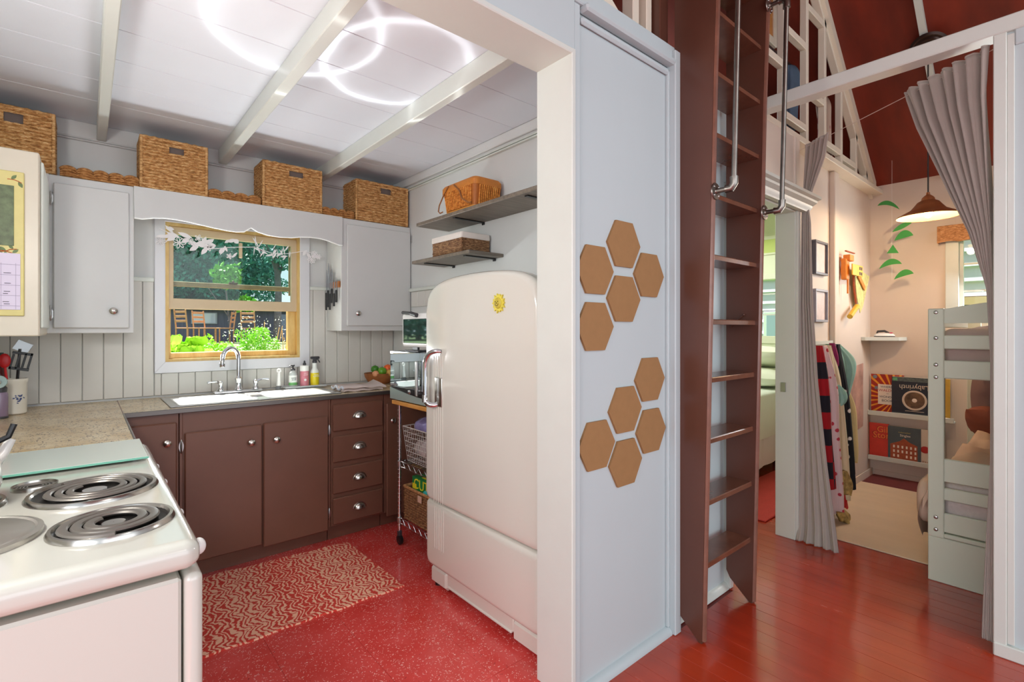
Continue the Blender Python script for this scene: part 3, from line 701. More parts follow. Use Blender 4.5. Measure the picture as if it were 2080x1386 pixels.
for k in range(34):
    x = rd.choice((rd.uniform(.36, .74), rd.uniform(.83, 1.08))); z = string_z(x)+rd.uniform(-.03, .05); solid = x < .75
    leafm(x, z, rd.uniform(.035, .07) if solid else rd.uniform(.04, .075), rd.uniform(.006, .016) if solid else rd.uniform(.002, .005), rd.uniform(-1.2, 1.2) if solid else rd.uniform(.9, 2.2), 3.60+.0017*k/34+.002)
flower(.58, 1.845, .026, 6); flower(.53, 1.895, .022, 5, 3.597); flower(1.235, 1.865, .024, 8, 3.597)
mb = MB(); mb.tube([(.33, 3.602, 1.93), (.42, 3.602, 1.895), (.52, 3.602, 1.85), (.62, 3.602, 1.84), (.72, 3.602, 1.86), (.85, 3.602, 1.875), (.95, 3.602, 1.845), (1.05, 3.602, 1.85), (1.16, 3.602, 1.88), (1.25, 3.602, 1.87)], .002, 5)
obj('string', mb, M_PAPER, t)
obj('hanging_strap', MB().box(.765, .785, 3.645, 3.66, 1.80, 1.90, .003), M_TANP, win)

# counter
def terrazzo():
    m = mat('speckled_beige_counter', '#c3ad8a', .3, coat=.2); n = N(m); v = n.pos((1, 1, 1))
    base = n.ramp(n.noise(v, 7, 4, .6), [(.3, '#bd9f6c'), (.7, '#dccfb2')])
    f1 = n.ramp(n.noise(n.pos((3, 1.3, 1)), 30, 4, .7), [(.59, (0,0,0,1)), (.63, (1,1,1,1))])
    f2 = n.ramp(n.noise(n.pos((3, 1.3, 1), (0, 0, .7)), 42, 3, .7), [(.59, (0,0,0,1)), (.62, (1,1,1,1))])
    c = n.mix(f1, base, '#5d4432'); c = n.mix(f2, c, '#7d7468'); n.color(c); return m
M_CTR = terrazzo()
t = thing('countertop', 'L-shaped speckled beige countertop with steel edge around the sink', 'counter', (.5, 3.4, .885))
mb = MB().prism([(-.497, 2.335), (.135, 2.335), (.135, 3.06), (.335, 3.06), (.335, 3.664), (-.497, 3.664)], 'z', .898, .920).box(1.245, 1.884, 3.06, 3.664, .898, .920, .003).box(.335, 1.245, 3.585, 3.664, .898, .920, .002).box(.335, 1.245, 3.06, 3.125, .898, .920, .002)
obj('slab', mb, M_CTR, t)
obj('edge_band', MB().box(.135, 1.884, 3.052, 3.060, .898, .9225, .002).box(.135, .143, 2.335, 3.055, .898, .9225, .002), mat('dull_edge_metal', '#6f6a66', .3, .8), t)
obj('seam_strip', MB().box(.136, .140, 3.07, 3.66, .9195, .9206), M_BROWN, t)

# base cabinets
def door_panel(x0, x1, z0, z1, y=3.08, th=.016): return MB().box(x0, x1, y-th, y, z0, z1, .006)
def cup_pull(mb, x, y, z, R=.041, H=.036, D=.026):
    def q(u, v, k=1.0):
        th = pi*u; ph = pi/2*v; return (x+R*k*cos(th), y-D*k*sin(th)*sin(ph)-.001, z-.012+H*k*sin(th)*cos(ph))
    mb.grid(lambda u, v: q(u, v), 20, 8); mb.grid(lambda u, v: q(1-u, v, .94), 20, 8)
    mb.grid(lambda u, v: q(u, 1, 1-.06*v), 20, 1)
    mb.prism([(x+(R+.006)*cos(pi*i/16), z-.014+(H+.006)*sin(pi*i/16)) for i in range(17)], 'y', y-.002, y); return mb
M_RED = mat('reddish_glass_knob', '#b98c84', .15, .7)
t = thing('base_cabinet', 'brown sink base cabinet with two round-knobbed doors', 'cabinet', (.76, 3.35, 0))
obj('carcass', MB().box(.37, .382, 3.082, 3.66, .10, .897).box(1.143, 1.155, 3.082, 3.118, .10, .897).box(1.143, 1.155, 3.118, 3.66, .10, .76).box(.382, 1.143, 3.082, 3.098, .10, .897, .002).box(.37, 1.155, 3.14, 3.16, 0, .10).box(.382, 1.143, 3.10, 3.66, .10, .12), M_BROWN, t)
d = obj('door', door_panel(.390, .761, .105, .79), M_BROWN, t); obj('knob', lens_knob(MB(), (.702, 3.064, .697)), M_NICKEL, d)
d = obj('door', door_panel(.768, 1.137, .088, .795), M_BROWN, t); obj('knob', lens_knob(MB(), (.834, 3.064, .695)), M_NICKEL, d)
for x, z in ((.377, .72), (.377, .17), (1.147, .702), (1.147, .185)): obj('hinge', butterfly_hinge(MB(), x, 3.083, z, .075), M_STEEL, t)
t = thing('base_cabinet', 'narrow brown corner cabinet door beside the stove', 'cabinet', (.25, 3.35, 0))
obj('carcass', MB().box(-.49, .366, 3.082, 3.66, .10, .897, .002).box(.14, .366, 3.14, 3.16, 0, .10), M_BROWN, t)
d = obj('door', door_panel(.158, .357, .11, .852), M_BROWN, t); obj('knob', lens_knob(MB(), (.313, 3.064, .75)), M_NICKEL, d)
t = thing('drawer_cabinet', 'brown base cabinet with four stacked drawers and cup pulls', 'cabinet', (1.33, 3.35, 0))
obj('carcass', MB().box(1.159, 1.512, 3.082, 3.118, .10, .897, .002).box(1.26, 1.512, 3.118, 3.66, .10, .897).box(1.159, 1.26, 3.118, 3.66, .10, .75).box(1.159, 1.512, 3.14, 3.16, 0, .10), M_BROWN, t)
for z0, z1 in ((.692, .862), (.498, .660), (.302, .466), (.112, .275)):
    d = obj('drawer', door_panel(1.167, 1.500, z0, z1), M_BROWN, t); obj('cup_pull', cup_pull(MB(), 1.336, 3.064, z0+(z1-z0)*.52), M_NICKEL, d)
t = thing('base_cabinet', 'brown corner cabinet right of the drawers, behind the wire cart', 'cabinet', (1.7, 3.35, 0))
obj('carcass', MB().box(1.516, 1.884, 3.082, 3.66, .10, .897, .002).box(1.516, 1.884, 3.14, 3.16, 0, .10), M_BROWN, t)
d = obj('door', door_panel(1.528, 1.86, .075, .835), M_BROWN, t); obj('knob', lens_knob(MB(), (1.565, 3.064, .72)), M_NICKEL, d)

# sink
def sink():
    t = thing('sink', 'white double-basin sink with stainless steel rim under the window', 'sink', (.79, 3.36, .92))
    X0, X1, Y0, Y1 = .335, 1.245, 3.122, 3.588
    rim = MB(); zt = .926
    bs = [(.375, .765), (.825, 1.205)]; by0, by1 = 3.15, 3.50
    rim.box(X0, X1, Y0, by0, .9205, zt, .002).box(X0, X1, by1, Y1, .9205, zt, .002).box(X0, bs[0][0], by0, by1, .9205, zt, .002).box(bs[0][1], bs[1][0], by0, by1, .9205, zt, .002).box(bs[1][1], X1, by0, by1, .9205, zt, .002)
    obj('rim', rim, M_STEEL, t)
    M_B = mat('white_porcelain', '#f3f3f2', .12, coat=.4)
    for a, b in bs:
        mb = MB(); rings = []
        for z, ins in ((.9265, -.004), (.924, .006), (.86, .014), (.80, .022), (.775, .05), (.770, .09)):
            x0, x1, y0, y1 = a+ins, b-ins, by0+ins, by1-ins; r = .04; ring = []
            for q, (cx, cy) in enumerate(((x1-r, y1-r), (x0+r, y1-r), (x0+r, y0+r), (x1-r, y0+r))):
                for k in range(5): an = q*pi/2+k*pi/8; ring.append((cx+r*cos(an), cy+r*sin(an), z))
            rings.append(ring)
        mb.ring_loft(rings, caps=False); n_ = len(mb.v)//6; mb.f.append(tuple(range(5*n_, 6*n_)))
        # outer skin, so that the basin has a thickness
        mb.ring_loft([[(p[0], p[1], p[2]-.006) for p in r_][::-1] for r_ in rings[1:]], caps=False)
        bo = obj('basin', mb, M_B, t)
        obj('drain', MB().lathe([(.001, .002), (.022, .002), (.034, .006), (.036, 0)], ((a+b)/2, 3.34, .7705), 20), M_CHROME, bo)
sink()
t = thing('faucet', 'chrome gooseneck faucet with two lever handles behind the sink', 'faucet', (.74, 3.545, .926))
obj('base_plate', MB().rbox(.60, .88, 3.522, 3.568, .9265, .944, .008, 3), M_CHROME, t)
P = [(.740, 3.545, .944), (.740, 3.545, 1.02), (.740, 3.545, 1.09), (.740, 3.545, 1.14)]
for i in range(1, 11): a = pi*i/10; P.append((.692+.048*cos(a), 3.545-.02*(1-cos(a)), 1.15+.062*sin(a)))
P += [(.642, 3.50, 1.135), (.640, 3.498, 1.115)]
obj('spout', MB().tube(P, [.012]*len(P), 14, sm=3), M_CHROME, t)
obj('spout_base', MB().lathe([(.026, 0), (.026, .006), (.018, .02), (.016, .05), (.022, .075), (.014, .085), (.012, .09)], (.740, 3.545, .944), 18), M_CHROME, t)
obj('aerator', MB().lathe([(.015, 0), (.016, .004), (.016, .022), (.012, .026)], (.640, 3.498, 1.098), 16, caps=True), M_CHROME, t)
for sx, nm in ((-1, 'left'), (1, 'right')):
    cx = .740+sx*.10; mb = MB().lathe([(.022, 0), (.022, .008), (.014, .02), (.013, .04), (.016, .052), (.008, .06), (.001, .062)], (cx, 3.545, .944), 16)
    mb.tube([(cx, 3.545, .99), (cx+sx*.02, 3.54, 1.004), (cx+sx*.045, 3.53, 1.006), (cx+sx*.075, 3.52, 1.002)], [.008, .007, .006, .007], 10)
    obj('lever_handle', mb, M_CHROME, t)
# dish brush / bottles on their tray
t = thing('dish_brush', 'white upright dish brush behind the right basin', 'brush', (.985, 3.56, .926))
obj('brush_head', MB().lathe([(.001, 0), (.020, .001), (.022, .012), (.016, .022), (.010, .026)], (.985, 3.56, .9275), 16, caps=True), M_CLEAR, t)
obj('handle', MB().tube([(.985, 3.56, .952), (.986, 3.56, .985), (.987, 3.56, 1.02), (.988, 3.56, 1.045)], [.015, .012, .010, .009], 12).tube([(.988+.011*cos(2*pi*i/12), 3.56, 1.052+.011*sin(2*pi*i/12)) for i in range(12)], .005, 8, loop=True), M_WHITEP, t)
t = obj('bottle_tray', MB().box(1.02, 1.30, 3.53, 3.64, .9275, .934, .003).box(1.02, 1.30, 3.53, 3.536, .934, .941, .002).box(1.02, 1.30, 3.634, 3.64, .934, .941, .002), mat('pale_grey_tray', '#cfd2d3', .35), None, 'pale grey shallow tray holding the three bottles behind the sink', 'tray', loc=(1.16, 3.585, .93))
def oval_body(mb, c, prof, sy=.75, n=20):
    rings = [[(c[0]+r*cos(2*pi*j/n), c[1]+r*sy*sin(2*pi*j/n), c[2]+h) for j in range(n)] for r, h in prof]; return mb.ring_loft(rings, True)
BX = [1.085, 1.162, 1.232]; BY = 3.585; BZ = .9345
G = 'soap and spray bottles behind the sink'
t = thing('soap_bottle', 'clear pump bottle of hand soap with white and green label', 'bottle', (BX[0], BY, BZ), G)
obj('body', oval_body(MB(), (BX[0], BY, BZ), [(.024, 0), (.027, .004), (.027, .085), (.022, .10), (.013, .106), (.013, .112)]), mat('cloudy_clear_plastic', '#c3c8c6', .2), t)
obj('label', oval_body(MB(), (BX[0], BY, BZ+.012), [(.0275, 0), (.0277, .001), (.0277, .066), (.0275, .067)]), mat('white_label', '#eef2ee', .5), t)
obj('label_band', oval_body(MB(), (BX[0], BY, BZ+.012), [(.0279, 0), (.0280, .001), (.0280, .018), (.0279, .019)]), mat('green_label', '#6fb56a', .5), t)
text('lettering', 'HAND\nSOAP', .012, M_DGREY, t, (BX[0], BY-.0212, BZ+.055), (radians(90), 0, 0))
obj('pump', MB().lathe([(.013, 0), (.014, .003), (.014, .012), (.005, .016), (.005, .028), (.011, .030), (.011, .040), (.004, .042)], (BX[0], BY, BZ+.112), 14, caps=True).tube([(BX[0], BY, BZ+.147), (BX[0]-.02, BY-.008, BZ+.147), (BX[0]-.026, BY-.01, BZ+.142)], .004, 8), M_DGREY, t)
t = thing('soap_bottle', 'pink-labelled dish soap bottle between the other two', 'bottle', (BX[1], BY, BZ), G)
obj('body', MB().lathe([(.026, 0), (.029, .004), (.029, .115), (.027, .12)], (BX[1], BY, BZ), 20, caps=True), mat('pink_label', '#d27f8d', .4, var=.06, vs=60), t)
obj('shoulder', MB().lathe([(.0295, .105), (.0300, .107), (.0300, .142), (.027, .145), (.008, .146)], (BX[1], BY, BZ), 20, caps=True), M_WHITEP, t)
obj('cap', MB().lathe([(.010, .146), (.011, .148), (.011, .158), (.006, .162), (.006, .172), (.003, .176), (.001, .178)], (BX[1], BY, BZ), 14), M_DGREY, t)
text('lettering', 'DISH\nSOAP', .012, mat('pale_pink_ink', '#f2dadd', .5), t, (BX[1], BY-.0292, BZ+.085), (radians(90), 0, 0))
obj('label_dot', MB().lathe([(.001, -.0305), (.008, -.0300), (.008, -.028)], (BX[1]-.004, BY, BZ+.045), 12, 'y'), M_WHITEP, t)
t = thing('spray_bottle', 'yellow-labelled spray bottle with dark trigger head', 'bottle', (BX[2], BY, BZ), G)
obj('body', MB().lathe([(.026, 0), (.029, .004), (.029, .092), (.027, .105), (.016, .122), (.0155, .158)], (BX[2], BY, BZ), 20, caps=True), mat('milky_plastic', '#dfe3de', .25), t)
obj('label', MB().lathe([(.0293, .004), (.0296, .005), (.0296, .088), (.0293, .089)], (BX[2], BY, BZ), 20), mat('yellow_label', '#e3cf1f', .4, var=.06, vs=50), t)
text('lettering', 'MULTI\nSURFACE', .010, M_WHITEP, t, (BX[2], BY-.0298, BZ+.07), (radians(90), 0, 0))
mb = MB().lathe([(.016, .158), (.016, .172), (.010, .178)], (BX[2], BY, BZ), 14, caps=True).cbox((BX[2]+.002, BY, BZ+.195), (.062, .018, .018), .004).cbox((BX[2], BY, BZ+.182), (.026, .02, .022), .004)
mb.tube([(BX[2]+.018, BY, BZ+.188), (BX[2]+.026, BY, BZ+.176), (BX[2]+.036, BY, BZ+.160)], [.006, .005, .004], 8); obj('trigger_head', mb, M_DGREY, t)

# folded towel
def towel():
    t = thing('dish_towel', 'folded pinkish-white dish towel on the counter edge right of the sink', 'towel', (1.42, 3.25, .92))
    M_T = mat('pinkish_towel_cloth', '#cdbdb8', .95, var=.05, vs=20, bump=.4, bs=300)
    mb = MB()
    def layer(z0, x0, x1, y0, y1, th, wob):
        n = 18; rings = []
        for i in range(n+1):
            a = i/n; x = x0+(x1-x0)*a; zz = z0+wob*sin(a*5.1)+.003*sin(a*17); yy = .006*sin(a*9)
            up = .028*max(0, a-.85)/.15 if wob > .003 else 0
            rings.append([(x, y0+yy, zz+.002), (x, y0-.004+yy, zz+th*.5), (x, y0+yy, zz+th), (x, (y0+y1)/2, zz+th+.004*sin(a*7)+up*.5), (x, y1+yy, zz+th+up), (x, y1+.004+yy, zz+th*.5+up*.8), (x, y1+yy, zz+.002+up*.4), (x, (y0+y1)/2, zz+.002)])
        mb.ring_loft(rings)
    layer(.9205, 1.27, 1.54, 3.15, 3.33, .016, .0); layer(.938, 1.26, 1.56, 3.14, 3.34, .014, .0035)
    obj('cloth', mb, M_T, t, sharp=80)
    hb = MB(); hb.tube([(1.262, 3.14+.2*i/14, .944+.012*sin(i*.9)) for i in range(15)], .007, 8); obj('hem', hb, mat('blue_grey_towel_hem', '#c9cdd8', .95, var=.1, vs=80), t)
towel()
# fruit bowl
t = thing('fruit_bowl', 'woven brown wooden bowl of fruit in the counter corner', 'bowl', (1.70, 3.54, .92))
obj('bowl', MB().lathe([(.001, .001), (.075, .001), (.082, .01), (.105, .05), (.112, .078), (.107, .078), (.098, .05), (.076, .014), (.001, .010)], (1.70, 3.54, .9205), 28), mat('brown_bowl_wood', '#9c5f35', .5, var=.2, vs=25, bump=.3, bs=90), t)
def fruit(nm, lb, c, r, m, sq=.95, tip=False):
    mb = MB().sph(c, (r, r, r*sq), 18, 12)
    f = obj(nm, mb, m, None, lb, 'fruit', 'fruit in the wooden bowl', loc=(c[0], c[1], c[2]-r))
    obj('stem', MB().cyl((c[0], c[1], c[2]+r*sq-.003), (c[0]+.002, c[1], c[2]+r*sq+.004), .0025, n=6), M_DARK, f)
fruit('green_apple', 'green apple at the front left of the fruit bowl', (1.690, 3.470, 1.015), .034, mat('lime_green_skin', '#5f9a26', .3, var=.15, vs=20))
fruit('lime', 'dark green lime behind the green apple', (1.655, 3.515, 1.03), .030, mat('dark_lime_skin', '#3f7d22', .35, var=.15, vs=20))
fruit('orange', 'bright orange at the right of the fruit bowl', (1.752, 3.50, 1.028), .036, mat('orange_skin', '#f0682a', .4, bump=.2, bs=400))
fruit('peach', 'pale peach low at the left edge of the fruit bowl', (1.640, 3.472, .998), .026, mat('peach_skin', '#dd9a70', .5, var=.1, vs=20))
fruit('pear', 'yellow-brown pear at the front right of the fruit bowl', (1.742, 3.452, 1.002), .028, mat('pear_skin', '#c99a4e', .5, var=.1, vs=20))

# crock with utensils, spice grinder, bottle
t = thing('utensil_crock', 'cream stoneware crock with blue floral crest holding the spatulas', 'crock', (-.25, 3.42, .92))
CRX, CRY = -.262, 3.40
obj('crock', MB().lathe([(.001, .001), (.040, .001), (.044, .006), (.045, .15), (.049, .158), (.049, .170), (.043, .172), (.040, .165), (.039, .02), (.001, .016)], (CRX, CRY, .9205), 26), mat('cream_stoneware', '#dcd8cc', .25, coat=.3), t)
mb = MB(); random.seed(9)
for i in range(26):
    a = random.uniform(0, 2*pi); r = random.uniform(.008, .026); cx = r*cos(a)*.75; cz = r*sin(a)
    an = -1.15+cx/.046; mb.cbox((CRX+.0462*cos(an), CRY+.0462*sin(an), 1.0+cz), (.0015, .007, .004), 0, Matrix.Rotation(an, 3, 'Z') @ Matrix.Rotation(random.uniform(-1, 1), 3, 'X'))
obj('crest', mb, mat('cobalt_print', '#3c4a7a', .3), t)
G = 'utensils standing in the crock'
M_RUT = mat('red_silicone', '#c3141c', .4)
t = thing('slotted_spatula', 'black slotted spatula leaning right in the crock', 'spatula', (-.262, 3.40, .95), G)
mb = MB(); R1 = Matrix.Rotation(.22, 3, 'Y')
for dx in (-.032, -.011, .011, .032): mb.cbox((-.240+dx, 3.40, 1.175), (.009, .004, .075), .001, R1)
mb.cbox((-.233, 3.40, 1.212), (.074, .004, .012), .001, R1).cbox((-.247, 3.40, 1.138), (.072, .004, .014), .001, R1); obj('blade', mb, M_BLACK, t)
obj('handle', MB().tube([(-.248, 3.40, 1.135), (-.262, 3.405, .955)], .005, 8), M_BLACK, t)
t = thing('spatula', 'clear flexible scraper with dark grip standing tallest in the crock', 'spatula', (-.262, 3.42, .95), G)
obj('blade', MB().cbox((-.235, 3.425, 1.245), (.06, .003, .05), .001, Matrix.Rotation(.5, 3, 'Y')), M_CLEAR, t); obj('handle', MB().tube([(-.245, 3.425, 1.235), (-.262, 3.42, .955)], .006, 8), M_DGREY, t)
t = thing('spoon', 'red silicone spoon standing in the crock', 'spoon', (-.28, 3.40, .95), G)
obj('bowl', MB().sph((-.295, 3.385, 1.18), (.022, .008, .035), 14, 8), M_RUT, t); obj('handle', MB().tube([(-.294, 3.387, 1.15), (-.275, 3.40, .955)], .005, 8), M_RUT, t)
t = thing('sauce_bottle', 'dark red sauce bottle with green cap behind the crock', 'bottle', (-.33, 3.50, .92))
obj('body', MB().lathe([(.001, 0), (.032, .001), (.033, .15), (.030, .19), (.018, .23), (.016, .27)], (-.325, 3.50, .9205), 18), mat('dark_red_glass', '#5c221c', .15), t)
obj('cap', MB().lathe([(.018, .262), (.018, .295), (.001, .297)], (-.325, 3.50, .9205), 16, caps=True), mat('dark_green_cap', '#1f3d33', .4), t)
t = thing('spice_grinder', 'clear purple-filled grinder with round dial in front of the crock', 'grinder', (-.30, 3.28, .92))
obj('jar', MB().lathe([(.001, 0), (.028, .001), (.030, .004), (.030, .11), (.026, .12)], (-.302, 3.27, .9205), 20), mat('purple_tinted_jar', '#85738a', .12), t)
obj('foot', MB().lathe([(.031, -.0), (.0315, .008), (.030, .010)], (-.302, 3.27, .921), 20, caps=True), M_DGREY, t)
obj('neck', MB().lathe([(.026, .12), (.027, .14), (.020, .15)], (-.302, 3.27, .9205), 18, caps=True), M_DGREY, t)
d = obj('dial', MB().lathe([(.010, -.012), (.028, -.012), (.030, -.006), (.028, 0)], (-.302, 3.25, 1.09), 24, 'y', caps=True), mat('pale_teal_plastic', '#9fb7b5', .3), t)
obj('hub', MB().sph((-.302, 3.236, 1.09), .012, 14, 8), M_CHROME, d)

# ================= STOVE =================
def coil(mb, cx, cy, z, r0, r1, turns, n=30, w=.0052, a0=0.0):
    P = []
    for i in range(int(turns*n)+1):
        t = i/(turns*n); a = a0+2*pi*turns*t; r = r0+(r1-r0)*t; P.append((cx+r*cos(a), cy+r*sin(a), z))
    return mb.tube(P, w, 8, flat=1.0)
def stove():
    X0, X1, Y0, Y1 = -.495, .175, 1.165, 2.325
    t = thing('stove', 'vintage white enamel electric stove with coil burners and glass board', 'stove', (-.16, 1.75, 0))
    obj('body', MB().box(X0+.01, .145, Y0+.014, Y1-.01, .06, .835, .006).box(X0+.03, .12, Y0+.04, Y1-.03, 0, .06), M_STOVE, t)
    obj('front_panel', MB().rbox(.149, .182, Y0+.010, Y1-.004, .06, .838, .014, 4), M_STOVE, t)
    top = MB().rbox(X0, X1+.003, Y0, Y1, .848, .906, (.03, .03, .022), 5)
    obj('cooktop', top, M_STOVE, t)
    bs = MB().box(X0, X0+.05, Y0, Y1, .90, 1.04, .01); obj('backguard', bs, M_STOVE, t)
    M_COIL = mat('grey_coil_metal', '#8f8a84', .38, .85); M_PAN = mat('dark_drip_bowl', '#2d2a28', .4, .7)
    Z = .906
    for k, (cx, cy, R, kind) in enumerate(((.018, 1.70, .128, 'big'), (.046, 1.383, .104, 'small'), (-.262, 1.735, .11, 'small'), (-.103, 1.842, .045, 'mini'), (-.205, 1.45, .138, 'lid'))):
        if kind == 'lid':
            b = obj('burner_cover', MB().lathe([(.001, .012), (R*.86, .012), (R*.9, .009), (R*.93, .012), (R, .010), (R*1.0, .0)], (cx, cy, Z), 44), mat('silver_burner_cover', '#bcb8b0', .3, .85), t); continue
        ry = R*(1.32 if kind == 'big' else 1.16 if kind == 'small' else 1.0)
        b = obj('burner', MB().lathe([(R*.94, .004), (R*.97, .010), (R*1.03, .010), (R*1.07, .002), (R*1.07, -.002)], (cx, cy, Z), 44), mat('steel_burner_ring', '#b4b0aa', .22, 1.0), t)
        obj('drip_bowl', MB().lathe([(R*.95, .005), (R*.90, .001), (R*.5, .0008), (.001, .0008)], (cx, cy, Z), 36), M_PAN if kind != 'mini' else mat('steel_vent_disc', '#9a968f', .35, .9), b)
        if kind == 'mini':
            mb = MB()
            for rr in (.35, .5, .65, .8): mb.tube([(cx+R*rr*cos(2*pi*i/24), cy+R*rr*sin(2*pi*i/24), Z+.004) for i in range(24)], .0022, 6, loop=True)
            obj('vent_ring', mb, M_COIL, b)
        else:
            mb = MB(); tw = 3.0 if kind == 'big' else 2.4; w = .0105 if kind == 'big' else .0125
            coil(mb, cx, cy, Z+.012, R*.36, R*.86, tw, 30, w*.78, a0=2.2)
            mb.v = [(p[0], p[1], Z+.009+(p[2]-Z-.012)*.55) for p in mb.v]
            obj('coil', mb, M_COIL, b)
            obj('trim_disc', MB().lathe([(.001, .006), (R*.2, .006), (R*.22, .002)], (cx, cy, Z), 20), M_CHROME if kind == 'big' else M_STEEL, b)
    for y, kk in ((1.245, 1.0), (1.50, .6), (1.83, .6), (2.05, .6)):
        k = MB().lathe([(.015*kk, 0)]+[(.017*kk*cos(pi/2*q/8)+.0005, .006*kk+.014*kk*sin(pi/2*q/8)) for q in range(9)], (.177, y, .866), 28, 'x'); obj('knob', k, M_WHITEP, t)
stove()
t = obj('glass_board', MB().box(-.44, .155, 1.99, 2.333, .9125, .9195, .002), None or mat('frosted_pale_green_glass', '#d3e0d8', .14, coat=.5), None, 'pale green frosted glass cutting board lying across the back of the stove', 'cutting board', loc=(-.14, 2.17, .907))
obj('foot', MB().cyl((-.40, 2.03, .9062), (-.40, 2.03, .9125), .010, n=10).cyl((.12, 2.03, .9062), (.12, 2.03, .9125), .010, n=10).cyl((.12, 2.29, .9062), (.12, 2.29, .9125), .010, n=10).cyl((-.40, 2.29, .9062), (-.40, 2.29, .9125), .010, n=10), M_CLEAR, t)
obj('board_edge', MB().box(-.44, .1552, 1.986, 1.991, .9128, .9192, .001), mat('green_glass_edge', '#6fb09c', .15), t)
t = thing('kettle', 'white enamel kettle with black handle at the left of the stove', 'kettle', (-.255, 1.735, .925))
kc = (-.262, 1.735, .9265)
obj('body', MB().lathe([(.001, 0), (.085, .0), (.10, .006), (.108, .03), (.105, .08), (.090, .125), (.060, .15), (.045, .156)], kc, 32), mat('white_kettle_enamel', '#ece8e2', .1, coat=.6), t)
l = obj('lid', MB().lathe([(.046, .154), (.046, .160), (.030, .172), (.001, .176)], kc, 24), mat('white_kettle_enamel', '#ece8e2', .1), t)
obj('lid_knob', MB().sph((kc[0], kc[1], kc[2]+.19), .014, 14, 8), M_BLACK, l)
obj('spout', MB().tube([(kc[0]+.085, kc[1]+.03, kc[2]+.07), (kc[0]+.105, kc[1]+.04, kc[2]+.095), (kc[0]+.118, kc[1]+.05, kc[2]+.125)], [.018, .012, .010], 12), mat('white_kettle_enamel', '#ece8e2', .1), t)
mb = MB().tube([(kc[0]+.085*cos(a), kc[1]+.02*cos(a), kc[2]+.12+.12*sin(a)) for a in [pi*i/12 for i in range(13)]], .009, 10)
mb.tube([(kc[0]+.085, kc[1]+.02, kc[2]+.12), (kc[0]+.115, kc[1]+.03, kc[2]+.135), (kc[0]+.125, kc[1]+.035, kc[2]+.165)], .007, 8)
obj('handle', mb, M_BLACK, t)

